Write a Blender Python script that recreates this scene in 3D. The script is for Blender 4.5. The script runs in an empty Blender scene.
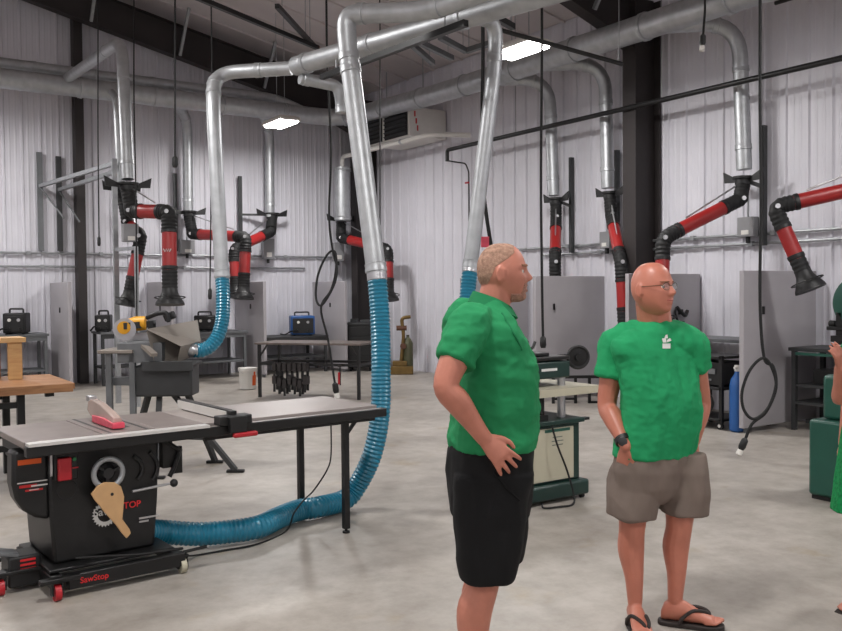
import bpy, bmesh, math, random
from mathutils import Vector, Matrix, noise
from mathutils.bvhtree import BVHTree
random.seed(7)
SC = bpy.context.scene
COL = SC.collection
PI = math.pi
V = Vector

# ------------------------------------------------------------------ camera
FPX, CAM_H = 880.0, 1.65
_yaw, _pit, _rol = math.radians(34), math.radians(-1.69), math.radians(0.5)
_fh = V((math.sin(_yaw), math.cos(_yaw), 0)); _r0 = V((math.cos(_yaw), -math.sin(_yaw), 0)); _z = V((0, 0, 1))
CF = _fh * math.cos(_pit) + _z * math.sin(_pit)
_u0 = _z * math.cos(_pit) - _fh * math.sin(_pit)
CR = _r0 * math.cos(_rol) - _u0 * math.sin(_rol)
CU = _u0 * math.cos(_rol) + _r0 * math.sin(_rol)
CC = V((0, 0, CAM_H))
cam_data = bpy.data.cameras.new('camera'); cam = bpy.data.objects.new('camera', cam_data); COL.objects.link(cam)
cam_data.sensor_width = 36; cam_data.lens = FPX / 842 * 36; cam_data.clip_start = 0.05; cam_data.clip_end = 200
cam.matrix_world = Matrix(((CR.x, CU.x, -CF.x, CC.x), (CR.y, CU.y, -CF.y, CC.y), (CR.z, CU.z, -CF.z, CC.z), (0, 0, 0, 1)))
SC.camera = cam
def at(px, py, X=None, Y=None, Z=None, D=None):
    """photo pixel -> point where its ray meets the plane X/Y/Z (or lies at depth D)"""
    d = CF + CR * ((px - 421) / FPX) - CU * ((py - 315.5) / FPX)
    if D is not None: s = D
    elif X is not None: s = (X - CC.x) / d.x
    elif Y is not None: s = (Y - CC.y) / d.y
    else: s = (Z - CC.z) / d.z
    return CC + d * s

# ------------------------------------------------------------------ world / exposure
W = bpy.data.worlds.new('world'); SC.world = W; W.use_nodes = True
W.node_tree.nodes['Background'].inputs[0].default_value = (0.8, 0.85, 1, 1)
W.node_tree.nodes['Background'].inputs[1].default_value = 0.05
SC.view_settings.view_transform = 'Standard'; SC.view_settings.look = 'None'
SC.view_settings.gamma = 1.0; SC.view_settings.use_curve_mapping = False
SC.view_settings.exposure = 0.0
LAMP_W = 120.0          # watts per high-bay fixture
try:
    SC.cycles.max_bounces = 6; SC.cycles.diffuse_bounces = 4; SC.cycles.glossy_bounces = 3
    SC.cycles.caustics_reflective = False; SC.cycles.caustics_refractive = False
    SC.cycles.sample_clamp_indirect = 4.0
except Exception: pass

# ------------------------------------------------------------------ materials
def _lin(c):
    return tuple((x / 12.92 if x <= 0.04045 else ((x + 0.055) / 1.055) ** 2.4) for x in c)
MATS = {}
def mat(name, rgb, rough=0.6, metal=0.0, var=0.08, scale=6.0, bump=0.0, bscale=60.0, spec=0.5, stretch=None, emit=None, estr=0.0, alpha=None, coat=0.0):
    """rgb in 0..1 sRGB; gentle noise variation of colour, optional fine bump"""
    m = bpy.data.materials.new(name); m.use_nodes = True
    nt = m.node_tree; N = nt.nodes; L = nt.links; b = N['Principled BSDF']
    c = _lin(rgb)
    b.inputs['Roughness'].default_value = rough; b.inputs['Metallic'].default_value = metal
    b.inputs['Specular IOR Level'].default_value = spec
    if coat: b.inputs['Coat Weight'].default_value = coat
    tc = N.new('ShaderNodeTexCoord'); mp = N.new('ShaderNodeMapping'); L.new(tc.outputs['Object'], mp.inputs[0])
    if stretch: mp.inputs['Scale'].default_value = stretch
    n = N.new('ShaderNodeTexNoise'); n.inputs['Scale'].default_value = scale; n.inputs['Detail'].default_value = 6
    L.new(mp.outputs[0], n.inputs['Vector'])
    r = N.new('ShaderNodeValToRGB')
    r.color_ramp.elements[0].position = 0.3; r.color_ramp.elements[1].position = 0.7
    r.color_ramp.elements[0].color = tuple(max(0, x * (1 - var)) for x in c) + (1,)
    r.color_ramp.elements[1].color = tuple(min(1, x * (1 + var)) for x in c) + (1,)
    L.new(n.outputs[0], r.inputs[0]); L.new(r.outputs[0], b.inputs['Base Color'])
    if bump:
        n2 = N.new('ShaderNodeTexNoise'); n2.inputs['Scale'].default_value = bscale; n2.inputs['Detail'].default_value = 4
        L.new(mp.outputs[0], n2.inputs['Vector'])
        bp = N.new('ShaderNodeBump'); bp.inputs['Strength'].default_value = bump; bp.inputs['Distance'].default_value = 0.01
        L.new(n2.outputs[0], bp.inputs['Height']); L.new(bp.outputs[0], b.inputs['Normal'])
    if emit:
        b.inputs['Emission Color'].default_value = _lin(emit) + (1,); b.inputs['Emission Strength'].default_value = estr
    if alpha is not None: b.inputs['Alpha'].default_value = alpha
    MATS[name] = m
    return m

def concrete():
    m = bpy.data.materials.new('polished_concrete'); m.use_nodes = True
    nt = m.node_tree; N = nt.nodes; L = nt.links; b = N['Principled BSDF']
    tc = N.new('ShaderNodeTexCoord')
    def nz(s, d=6, ro=0.6):
        n = N.new('ShaderNodeTexNoise'); n.inputs['Scale'].default_value = s; n.inputs['Detail'].default_value = d
        n.inputs['Roughness'].default_value = ro; L.new(tc.outputs['Object'], n.inputs['Vector']); return n
    def ramp(src, p0, c0, p1, c1):
        r = N.new('ShaderNodeValToRGB'); r.color_ramp.elements[0].position = p0; r.color_ramp.elements[1].position = p1
        r.color_ramp.elements[0].color = _lin(c0) + (1,); r.color_ramp.elements[1].color = _lin(c1) + (1,)
        L.new(src, r.inputs[0]); return r
    r1 = ramp(nz(0.9).outputs[0], .35, (.615, .59, .56), .68, (.715, .69, .66))
    r2 = ramp(nz(5.5, 8, .7).outputs[0], .32, (.88, .87, .86), .62, (1, 1, 1))
    r3 = ramp(nz(2.1, 3).outputs[0], .62, (1, 1, 1), .8, (.97, .92, .82))
    mx = N.new('ShaderNodeMix'); mx.data_type = 'RGBA'; mx.blend_type = 'MULTIPLY'; mx.inputs[0].default_value = 1
    L.new(r1.outputs[0], mx.inputs[6]); L.new(r2.outputs[0], mx.inputs[7])
    m2 = N.new('ShaderNodeMix'); m2.data_type = 'RGBA'; m2.blend_type = 'MULTIPLY'; m2.inputs[0].default_value = 1
    L.new(mx.outputs[2], m2.inputs[6]); L.new(r3.outputs[0], m2.inputs[7]); L.new(m2.outputs[2], b.inputs['Base Color'])
    rr = N.new('ShaderNodeMapRange'); rr.inputs[3].default_value = .3; rr.inputs[4].default_value = .55
    L.new(nz(3.0).outputs[0], rr.inputs[0]); L.new(rr.outputs[0], b.inputs['Roughness'])
    bp = N.new('ShaderNodeBump'); bp.inputs['Strength'].default_value = .12; bp.inputs['Distance'].default_value = .01
    L.new(nz(7, 5).outputs[0], bp.inputs['Height']); L.new(bp.outputs[0], b.inputs['Normal'])
    return m

def wood(name, light, dark, scale=(2, 14, 14)):
    m = bpy.data.materials.new(name); m.use_nodes = True
    nt = m.node_tree; N = nt.nodes; L = nt.links; b = N['Principled BSDF']; b.inputs['Roughness'].default_value = .5
    tc = N.new('ShaderNodeTexCoord'); mp = N.new('ShaderNodeMapping'); mp.inputs['Scale'].default_value = scale
    L.new(tc.outputs['Object'], mp.inputs[0])
    n = N.new('ShaderNodeTexNoise'); n.inputs['Scale'].default_value = 2; n.inputs['Detail'].default_value = 8; n.inputs['Distortion'].default_value = .6
    L.new(mp.outputs[0], n.inputs['Vector'])
    r = N.new('ShaderNodeValToRGB'); r.color_ramp.elements[0].position = .3; r.color_ramp.elements[1].position = .7
    r.color_ramp.elements[0].color = _lin(dark) + (1,); r.color_ramp.elements[1].color = _lin(light) + (1,)
    L.new(n.outputs[0], r.inputs[0]); L.new(r.outputs[0], b.inputs['Base Color'])
    return m

M_FLOOR = concrete()
M_WALL = mat('white_steel_liner', (.84, .835, .865), .42, 0, .03, 2, spec=.5)
M_CEIL = mat('roof_liner', (.80, .77, .77), .6, 0, .04, 2)
M_DARKSTEEL = mat('dark_red_oxide_steel', (.17, .15, .15), .6, 0, .12, 3)
M_GALV = mat('galvanised_duct', (.70, .71, .72), .45, .7, .12, 9, bump=.05, bscale=25)
M_GALV2 = mat('galvanised_strut', (.62, .63, .64), .45, .6, .12, 12)
M_BLACK = mat('black_plastic', (.075, .075, .08), .5, 0, .15, 10)
M_RUB = mat('black_rubber', (.06, .06, .065), .7, 0, .15, 20)
M_BLKMET = mat('black_painted_steel', (.075, .075, .078), .42, .1, .15, 8)
M_RED = mat('red_arm_paint', (.60, .13, .13), .38, 0, .07, 5, spec=.5)
M_REDPL = mat('red_plastic', (.66, .11, .15), .4, 0, .08, 8)
M_DIV = mat('grey_divider_panel', (.64, .625, .64), .6, 0, .04, 3)
M_BOX = mat('grey_control_box', (.55, .55, .56), .5, .2, .06, 6)
M_GREYST = mat('grey_painted_steel', (.42, .43, .44), .5, .2, .1, 6)
M_DKGREY = mat('dark_grey_steel', (.23, .235, .24), .5, .2, .12, 6)
M_IRON = mat('cast_iron', (.52, .48, .465), .4, .2, .1, 7, bump=.04, bscale=90)
M_LAM = mat('laminate_top', (.60, .565, .55), .38, 0, .05, 5)
M_ALU = mat('bare_aluminium', (.76, .76, .77), .3, .9, .06, 10)
M_RAIL = mat('satin_rail', (.80, .79, .78), .4, .3, .05, 10)
M_CHROME = mat('steel_chrome', (.8, .8, .8), .2, 1, .05, 8)
M_TEAL = mat('teal_hose', (.10, .46, .57), .32, 0, .08, 6, spec=.6)
M_PINE = wood('pine_board', (.80, .66, .46), (.70, .53, .34))
M_BENCH = wood('varnished_bench_wood', (.66, .48, .33), (.52, .36, .23))
M_PUSH = mat('plywood_stick', (.73, .58, .41), .6, 0, .07, 14)
M_WHITE = mat('white_plastic', (.86, .85, .83), .45, 0, .04, 6)
M_CREAM = mat('cream_enamel', (.72, .70, .62), .45, 0, .05, 5)
M_GREENM = mat('green_machine_enamel', (.13, .33, .28), .4, 0, .07, 5)
M_DKGREEN = mat('dark_green_enamel', (.08, .19, .17), .42, 0, .1, 5)
M_BLUE = mat('blue_enamel', (.13, .33, .58), .4, 0, .08, 6)
M_YEL = mat('yellow_plastic', (.87, .62, .10), .45, 0, .06, 8)
M_TAN = mat('tan_sheet_metal', (.56, .53, .50), .5, .35, .07, 4)
M_ORANGE = mat('orange_print', (.88, .36, .10), .5, 0, .05, 8)
M_REDPRINT = mat('red_print', (.78, .14, .15), .5, 0, .03, 8)
M_WPRINT = mat('white_print', (.85, .85, .84), .5, 0, .03, 8)
M_GREYPRINT = mat('grey_print', (.40, .43, .41), .5, 0, .03, 8)
M_BRASS = mat('worn_brass', (.45, .36, .20), .45, .5, .2, 10)
M_PINK = mat('pink_plastic', (.86, .30, .38), .35, 0, .12, 16)
M_CLEAR = mat('clear_guard_plastic', (.78, .70, .66), .2, 0, .05, 10, alpha=.75)
M_LENS = mat('lit_diffuser', (1, 1, 1), .5, 0, 0, 1, emit=(1, .985, .97), estr=26)
M_GLASS = mat('dark_screen', (.05, .07, .07), .15, 0, .05, 5)

# ------------------------------------------------------------------ mesh building helpers
class MB:
    """collects vertices and faces of ONE part"""
    def __init__(s): s.v = []; s.f = []
    def add(s, vs, fs):
        o = len(s.v); s.v += [V(p) for p in vs]; s.f += [tuple(i + o for i in f) for f in fs]; return s
    def box(s, c, d, rz=0, M=None):
        x, y, z = d[0] / 2, d[1] / 2, d[2] / 2
        vs = [V(p) for p in ((-x,-y,-z),(x,-y,-z),(x,y,-z),(-x,y,-z),(-x,-y,z),(x,-y,z),(x,y,z),(-x,y,z))]
        T = Matrix.Translation(V(c)) @ (M if M is not None else Matrix.Rotation(rz, 4, 'Z'))
        return s.add([T @ p for p in vs], [(0,3,2,1),(4,5,6,7),(0,1,5,4),(1,2,6,5),(2,3,7,6),(3,0,4,7)])
    def bounds(s, x0, x1, y0, y1, z0, z1): return s.box(((x0+x1)/2, (y0+y1)/2, (z0+z1)/2), (x1-x0, y1-y0, z1-z0))
    def bar(s, p, q, w, h=None, up=(0, 0, 1)):
        p, q = V(p), V(q); h = h or w; t = (q - p).normalized(); u = V(up)
        if abs(t.dot(u)) > .98: u = V((0, 1, 0))
        a = t.cross(u).normalized() * w / 2; b = a.cross(t).normalized() * h / 2
        vs = [p-a-b, p+a-b, p+a+b, p-a+b, q-a-b, q+a-b, q+a+b, q-a+b]
        return s.add(vs, [(0,1,2,3),(7,6,5,4),(4,5,1,0),(5,6,2,1),(6,7,3,2),(7,4,0,3)])
    def tube(s, path, r, n=12, caps=True, squash=None):
        """tube through points; r number or list"""
        P = [V(p) for p in path]; m = len(P); rr = r if isinstance(r, (list, tuple)) else [r] * m
        T = []
        for i in range(m):
            a = P[max(i-1, 0)]; b = P[min(i+1, m-1)]; T.append((b - a).normalized() if (b-a).length > 1e-9 else V((0,0,1)))
        u = V((0, 0, 1)) if abs(T[0].z) < .9 else V((1, 0, 0))
        u = (u - T[0] * u.dot(T[0])).normalized(); vs = []; fs = []
        for i in range(m):
            u = (u - T[i] * u.dot(T[i])).normalized(); w = T[i].cross(u)
            for k in range(n):
                a = 2 * PI * k / n; vs.append(P[i] + u * (math.cos(a) * rr[i]) + w * (math.sin(a) * rr[i]))
        for i in range(m - 1):
            for k in range(n):
                k2 = (k + 1) % n; fs.append((i*n+k, i*n+k2, (i+1)*n+k2, (i+1)*n+k))
        if caps: fs.append(tuple(range(n))[::-1]); fs.append(tuple((m-1)*n + k for k in range(n)))
        return s.add(vs, fs)
    def cyl(s, p, q, r, n=16, r2=None): return s.tube([p, q], [r, r if r2 is None else r2], n)
    def lathe(s, base, axis, prof, n=20):
        """profile [(dist along axis, radius)]"""
        b = V(base); a = V(axis).normalized()
        return s.tube([b + a * (d + 1e-5 * i) for i, (d, r) in enumerate(prof)], [max(r, 1e-4) for d, r in prof], n)
    def ring(s, c, axis, R, r, n=32, k=8, a0=0, a1=2*PI):
        c = V(c); ax = V(axis).normalized(); u = ax.orthogonal().normalized(); w = ax.cross(u)
        full = abs(a1 - a0 - 2*PI) < 1e-6; cnt = n if full else n + 1; vs = []; fs = []
        for i in range(cnt):
            t = a0 + (a1 - a0) * i / n; d = u * math.cos(t) + w * math.sin(t)
            for j in range(k):
                q = 2 * PI * j / k; vs.append(c + d * (R + r * math.cos(q)) + ax * (r * math.sin(q)))
        for i in range(n):
            i2 = (i + 1) % cnt
            for j in range(k): j2 = (j + 1) % k; fs.append((i*k+j, i2*k+j, i2*k+j2, i*k+j2))
        return s.add(vs, fs)
    def prism(s, pts, ax0, depth):
        """planar polygon pts (3D) extruded by vector depth"""
        n = len(pts); d = V(depth); P = [V(p) for p in pts]
        return s.add(P + [p + d for p in P], [tuple(range(n))[::-1], tuple(range(n, 2*n))] + [(i, (i+1) % n, (i+1) % n + n, i + n) for i in range(n)])
    def ellipsoid(s, c, r, M=None, n=16, m=10):
        c = V(c); vs = []; fs = []
        for i in range(m + 1):
            t = PI * i / m
            for k in range(n):
                a = 2*PI*k/n; p = V((r[0]*math.sin(t)*math.cos(a), r[1]*math.sin(t)*math.sin(a), r[2]*math.cos(t)))
                vs.append(c + (M @ p if M is not None else p))
        for i in range(m):
            for k in range(n): k2 = (k+1) % n; fs.append((i*n+k, (i+1)*n+k, (i+1)*n+k2, i*n+k2))
        return s.add(vs, fs)
    def loft(s, rings):
        """rings: equal-length lists of points, capped"""
        n = len(rings[0]); vs = [p for r in rings for p in r]; fs = []
        for i in range(len(rings) - 1):
            for k in range(n): k2 = (k+1) % n; fs.append((i*n+k, i*n+k2, (i+1)*n+k2, (i+1)*n+k))
        fs.append(tuple(range(n))[::-1]); fs.append(tuple((len(rings)-1)*n+k for k in range(n)))
        return s.add(vs, fs)
    def mesh(s, name, smooth=True, angle=38, fix=True):
        me = bpy.data.meshes.new(name); me.from_pydata([tuple(p) for p in s.v], [], s.f)
        if fix:
            bm = bmesh.new(); bm.from_mesh(me); bmesh.ops.recalc_face_normals(bm, faces=bm.faces); bm.to_mesh(me); bm.free()
        if smooth:
            me.shade_smooth(); me.set_sharp_from_angle(angle=math.radians(angle))
        return me
    def build(s, name, m, parent=None, local=False, smooth=True, bevel=0, angle=38):
        """one mesh object; without local=True the vertices are world coordinates"""
        if parent is not None:
            if not local:
                inv = mw(parent).inverted(); s.v = [inv @ p for p in s.v]
            org = V((0, 0, 0))
        else:
            xs = [p.x for p in s.v]; ys = [p.y for p in s.v]; zs = [p.z for p in s.v]
            org = V(((min(xs)+max(xs))/2, (min(ys)+max(ys))/2, min(zs))); s.v = [p - org for p in s.v]
        o = bpy.data.objects.new(name, s.mesh(name, smooth, angle)); COL.objects.link(o)
        o.data.materials.append(m); o.location = org
        if parent is not None: o.parent = parent
        if bevel:
            b = o.modifiers.new('bevel', 'BEVEL'); b.width = bevel; b.segments = 2; b.limit_method = 'ANGLE'; b.angle_limit = math.radians(40)
        return o
def mw(o):
    m = o.matrix_basis.copy()
    return mw(o.parent) @ m if o.parent else m
def thing(name, label, cat, loc=(0, 0, 0), rz=0, group=None):
    o = bpy.data.objects.new(name, None); COL.objects.link(o); o.empty_display_size = .1
    o.location = loc; o.rotation_euler = (0, 0, rz); return tag(o, label, cat, group)
def tag(o, label, cat, group=None):
    o['label'] = label; o['category'] = cat
    if group: o['group'] = group
    return o
def struct(o): o['kind'] = 'structure'; return o
def copy_tree(o, parent=None):
    c = o.copy(); COL.objects.link(c); c.parent = parent
    for ch in [x for x in COL.objects if x.parent == o]: copy_tree(ch, c)
    return c
def rounded(pts, r, n=8):
    """polyline with rounded corners"""
    P = [V(p) for p in pts]; out = [P[0]]
    for i in range(1, len(P) - 1):
        a, b, c = P[i-1], P[i], P[i+1]; d1 = (a-b); d2 = (c-b)
        rr = min(r, d1.length * .49, d2.length * .49); s = b + d1.normalized() * rr; e = b + d2.normalized() * rr
        for k in range(n + 1):
            t = k / n; out.append(s*(1-t)**2 + b*2*t*(1-t) + e*t*t)
    out.append(P[-1]); return out
def spline(pts, n=8):
    P = [V(p) for p in pts]; P = [P[0]*2 - P[1]] + P + [P[-1]*2 - P[-2]]; out = []
    for i in range(1, len(P) - 2):
        for k in range(n):
            t = k / n; a, b, c, d = P[i-1], P[i], P[i+1], P[i+2]
            out.append(.5*((2*b) + (c-a)*t + (2*a-5*b+4*c-d)*t*t + (3*b-a-3*c+d)*t**3))
    out.append(P[-2]); return out
def resample(path, step):
    out = [path[0].copy()]; acc = 0.0
    for a, b in zip(path[:-1], path[1:]):
        L = (b-a).length
        while L > 1e-9 and acc + L >= step:
            t = (step - acc) / L; a = a + (b-a)*t; out.append(a.copy()); L = (b-a).length; acc = 0.0
        acc += L
    out.append(path[-1].copy()); return out
def corrugated(path, r, pitch=.026, amp=.07, n=16):
    pts = resample(path, pitch / 4); rr = [r * (1 + amp * (0, 1, 0, -1)[i % 4]) for i in range(len(pts))]
    return MB().tube(pts, rr, n)
def text(s, size, m, parent, M, name='lettering', thick=.001, width=1.0):
    c = bpy.data.curves.new(name, 'FONT'); c.body = s; c.size = size; c.align_x = 'CENTER'; c.align_y = 'CENTER'; c.extrude = thick; c.offset = size * .012
    t = bpy.data.objects.new(name + '_tmp', c); COL.objects.link(t)
    me = bpy.data.meshes.new_from_object(t.evaluated_get(bpy.context.evaluated_depsgraph_get())); bpy.data.objects.remove(t)
    me.transform(M @ Matrix.Diagonal((width, 1, 1, 1)))
    me.materials.clear(); me.materials.append(m)
    o = bpy.data.objects.new(name, me); COL.objects.link(o); o.parent = parent; return o
def basis(o, x, y):
    """matrix whose local x / y follow the given directions"""
    x = V(x).normalized(); y = (V(y) - x * V(y).dot(x)).normalized(); z = x.cross(y); o = V(o)
    return Matrix(((x.x, y.x, z.x, o.x), (x.y, y.y, z.y, o.y), (x.z, y.z, z.z, o.z), (0, 0, 0, 1)))
# ------------------------------------------------------------------ lamps of the shop (high-bay fixtures hung in rows)
XW, YW, XL, YF = 9.9, 16.9, -9.0, -6.0
RIDGE = -1.0
def zroof(x):
    return 6.43 - .215 * (x - 7.56) if x >= RIDGE else 6.43 - .215 * (RIDGE - 7.56) - .215 * (RIDGE - x)
def high_bay(x, y, z, label, rz=0.0):
    t = thing('high_bay_light', label, 'ceiling light', (x, y, z), rz, 'high bay lights')
    b = MB(); b.loft([[V((sx*a, sy*c, h)) for sx, sy in ((-1,-1),(1,-1),(1,1),(-1,1))] for a, c, h in ((.2,.38,0),(.2,.38,.04),(.15,.3,.09),(.08,.2,.11))])
    b.build('housing', M_WHITE, t, local=True, smooth=False)
    for k in (-1, 0, 1):
        MB().box((k*.12, 0, -.018), (.09, .70, .035)).build('tube_lamp', M_LENS, t, local=True, bevel=.01)
    for k in (-1, 1):
        MB().tube([(0, k*.16, .11), (0, k*.16, zroof(x) - z)], .006, 6).build('hanging_cable', M_GALV2, t, local=True)
    ld = bpy.data.lights.new('lamp_light', 'AREA'); ld.shape = 'RECTANGLE'; ld.size = .4; ld.size_y = .76; ld.energy = LAMP_W; ld.color = (1, .985, .97)
    lo = bpy.data.objects.new('lamp_light', ld); COL.objects.link(lo); lo.parent = t; lo.location = (0, 0, -.045)
    return t
high_bay(6.75, 14.4, 4.62, 'lit high bay light hanging near the end wall below the rafter')
high_bay(7.08, 8.28, 4.56, 'lit high bay light hanging beside the overhead duct')
for x in (7.3, 1.2, -4.8):
    for y in (14.5, 8.2, 2.6, -3.4):
        if x == 7.3 and y > 5: continue
        high_bay(x, y, 4.9 if x > 0 else 5.2, 'lit high bay light in the rows above the open shop floor')

# ------------------------------------------------------------------ room shell
struct(MB().bounds(XL-.2, XW+.2, YF-.2, YW+.2, -.12, 0).build('floor', M_FLOOR, smooth=False))
_rib = [(-.03, 0), (-.014, .026), (.014, .026), (.03, 0)]
def panel_profile(w=.914):
    p = []
    for i in range(3):
        c = .04 + i * w / 3
        p += [(c + a, h) for a, h in _rib]
        for q in (.1, .2): p += [(c + q - .02, 0), (c + q - .01, .005), (c + q + .01, .005), (c + q + .02, 0)]
    return [(0, 0)] + p + [(w, 0), (w, -.012), (0, -.012)]
PROF = panel_profile()
def wall_panel_mesh(fn, name, w=.914, top=None):
    """fn(t, h, z) -> local point"""
    k = w / .914; m = MB(); n = len(PROF); vs = [fn(t*k, h, 0) for t, h in PROF] + [fn(t*k, h, top(t*k)) for t, h in PROF]
    m.add(vs, [tuple(range(n)), tuple(range(n, 2*n))] + [(i, (i+1) % n, (i+1) % n + n, i + n) for i in range(n)])
    return m.mesh(name, smooth=False)
def child_mesh(name, me, parent, loc, m):
    o = bpy.data.objects.new(name, me); COL.objects.link(o); o.parent = parent; o.location = loc
    if not me.materials: me.materials.append(m)
    return o
wr = thing('wall_right', '', ''); del wr['label']; del wr['category']; struct(wr)
MB().bounds(XW+.02, XW+.2, YF, YW+.2, 0, 6.1).build('wall_backing', M_WALL, wr, smooth=False)
me = wall_panel_mesh(lambda t, h, z: (-h, t, z), 'wall_panel', top=lambda t: 5.9)
y = YF
while y < YW - .02:
    child_mesh('wall_panel', me, wr, (XW, y, 0), M_WALL); y += .916
wb = thing('wall_back', '', ''); del wb['label']; del wb['category']; struct(wb)
m = MB(); m.prism([(XL-.2, YW+.02, 0), (XW+.2, YW+.02, 0), (XW+.2, YW+.02, zroof(XW+.2)), (RIDGE, YW+.02, zroof(RIDGE)), (XL-.2, YW+.02, zroof(XL-.2))], 0, (0, .2, 0)); m.build('wall_backing', M_WALL, wb, smooth=False)
x = XW
while x > -2.5:
    x -= .916
    me = wall_panel_mesh(lambda t, h, z: (t, -h, z), 'wall_panel', top=lambda t, x=x: zroof(x + t) - .03)
    child_mesh('wall_panel', me, wb, (x, YW, 0), M_WALL)
m = MB(); m.prism([(XL-.2, YF, 0), (XW+.2, YF, 0), (XW+.2, YF, zroof(XW+.2)), (RIDGE, YF, zroof(RIDGE)), (XL-.2, YF, zroof(XL-.2))], 0, (0, -.2, 0)); struct(m.build('wall_front', M_WALL, smooth=False))
struct(MB().bounds(XL-.2, XL, YF, YW, 0, zroof(XL)).build('wall_left', M_WALL, smooth=False))
ce = thing('ceiling', '', ''); del ce['label']; del ce['category']; struct(ce)
m = MB(); m.prism([(RIDGE, YF-.2, zroof(RIDGE)+.02), (XW+.2, YF-.2, zroof(XW+.2)+.02), (XW+.2, YF-.2, zroof(XW+.2)+.15), (RIDGE, YF-.2, zroof(RIDGE)+.15)], 0, (0, YW-YF+.4, 0)); m.build('roof_deck', M_CEIL, ce, smooth=False)
m = MB(); m.prism([(RIDGE, YF-.2, zroof(RIDGE)+.02), (XL-.2, YF-.2, zroof(XL-.2)+.02), (XL-.2, YF-.2, zroof(XL-.2)+.15), (RIDGE, YF-.2, zroof(RIDGE)+.15)], 0, (0, YW-YF+.4, 0)); m.build('roof_deck', M_CEIL, ce, smooth=False)
# roof liner sheets running up the slope, each with its seam rib
sl = MB()
for (y0, y1, h) in ((0, .88, 0), (.88, .914, .03)):
    sl.prism([(RIDGE, y0, zroof(RIDGE)-h), (XW, y0, zroof(XW)-h), (XW, y0, zroof(XW)+.015), (RIDGE, y0, zroof(RIDGE)+.015)], 0, (0, y1-y0, 0))
me = sl.mesh('liner_sheet', smooth=False); y = YF + .02
while y < YW - .95:
    child_mesh('liner_sheet', me, ce, (0, y, 0), M_CEIL); y += .916

# steel frame
def frame(Y, lc, lr, braces):
    c = MB(); c.bounds(9.35, 9.37, Y-.12, Y+.12, 0, 5.8); c.bounds(9.85, 9.87, Y-.12, Y+.12, 0, 5.7); c.bounds(9.37, 9.85, Y-.008, Y+.008, 0, 5.72)
    c.bounds(9.3, 9.87, Y-.14, Y+.14, 0, .02)
    tag(c.build('steel_column', M_DARKSTEEL, smooth=False), lc, 'column', 'building frame columns')
    t = thing('steel_rafter', lr, 'beam', (9.35, Y, 4.95), 0, 'building frame rafters')
    bot = [(9.345, 4.98), (8.79, 5.22), (7.94, 5.5), (2.86, 6.70), (RIDGE, 7.6)]
    top = [(x, zroof(x) - .2) for x in (RIDGE, 9.345)]
    w = MB(); w.prism([(a, Y-.007, b) for a, b in bot] + [(a, Y-.007, b) for a, b in top], 0, (0, .014, 0)); w.build('web', M_DARKSTEEL, t, smooth=False)
    f = MB()
    for (a, b), (c2, d) in zip(bot[:-1], bot[1:]): f.bar((a, Y, b), (c2, Y, d), .2, .016)
    f.build('bottom_flange', M_DARKSTEEL, t, smooth=False)
    f = MB(); f.bar((top[0][0], Y, top[0][1]), (top[1][0], Y, top[1][1]), .2, .016); f.build('top_flange', M_DARKSTEEL, t, smooth=False)
    for xb in braces:
        zb = 6.70 - (xb - 2.86) * .236 if xb > 2.86 else 6.7
        f = MB(); f.bar((xb, Y-.08, zb + .03), (xb, Y-.62, zroof(xb) - .03), .05, .05); f.build('flange_brace', M_GALV2, t, smooth=False)
frame(16.4, 'dark steel building column in the corner behind the teal hose', 'dark steel rafter sloping along the end wall', (4.0, 5.6, 7.3))
frame(8.62, 'dark steel building column on the long wall behind the bald man', 'dark steel rafter above the long wall column', (5.2, 8.6))
c = MB(); c.bounds(3.76, 3.78, 16.6, 16.85, 0, zroof(3.8)-.3); c.bounds(3.89, 3.91, 16.6, 16.85, 0, zroof(3.8)-.3); c.bounds(3.78, 3.89, 16.715, 16.73, 0, zroof(3.8)-.3); c.bounds(3.78, 3.89, 16.6, 16.61, 0, zroof(3.8)-.3)
tag(c.build('end_wall_column', M_DARKSTEEL, smooth=False), 'slim dark end wall column next to the grey strut frame', 'column')

# ------------------------------------------------------------------ welding booth dividers
def divider(x0, x1, y0, y1, label):
    t = thing('booth_divider', label, 'partition', ((x0+x1)/2, (y0+y1)/2, 0), 0, 'grey welding booth dividers')
    MB().bounds(x0, x1, y0, y1, .06, 1.83).build('panel', M_DIV, t, bevel=.006)
    if x1 - x0 > y1 - y0: MB().box((x0 + .35, y0 - .008, 1.38), (.03, .02, .09)).build('latch', M_BLACK, t)
    else: MB().box((x0 - .008, y0 + .6, 1.35), (.02, .03, .09)).build('latch', M_BLACK, t)
    fr = MB()
    if x1 - x0 > y1 - y0:
        for xx in (x0+.08, x1-.12): fr.bounds(xx, xx+.04, y0+.002, y1-.002, 0, .06)
    else:
        for yy in (y0+.08, y1-.12): fr.bounds(x0+.002, x1-.002, yy, yy+.04, 0, .06)
    fr.build('feet', M_GREYST, t, smooth=False)
for yy, lb in ((6.15, 'grey booth divider behind the looped hanging cord'), (7.85, 'grey booth divider directly behind the bald man'), (9.63, 'grey booth divider between the two men and behind the planer'), (11.4, 'grey booth divider hidden mostly behind the man with hand on hip'), (4.4, 'grey booth divider past the green bandsaw')):
    divider(8.47, XW-.03, yy-.03, yy+.03, lb)
for xx, lb in ((8.62, 'grey booth divider beside the corner column'), (6.87, 'grey booth divider behind the white bucket'), (5.1, 'grey booth divider behind the grey dust hood'), (3.36, 'grey booth divider beside the slim end wall column'), (1.6, 'grey booth divider at the far left of the end wall')):
    divider(xx-.03, xx+.03, 15.47, YW-.03, lb)

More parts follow.
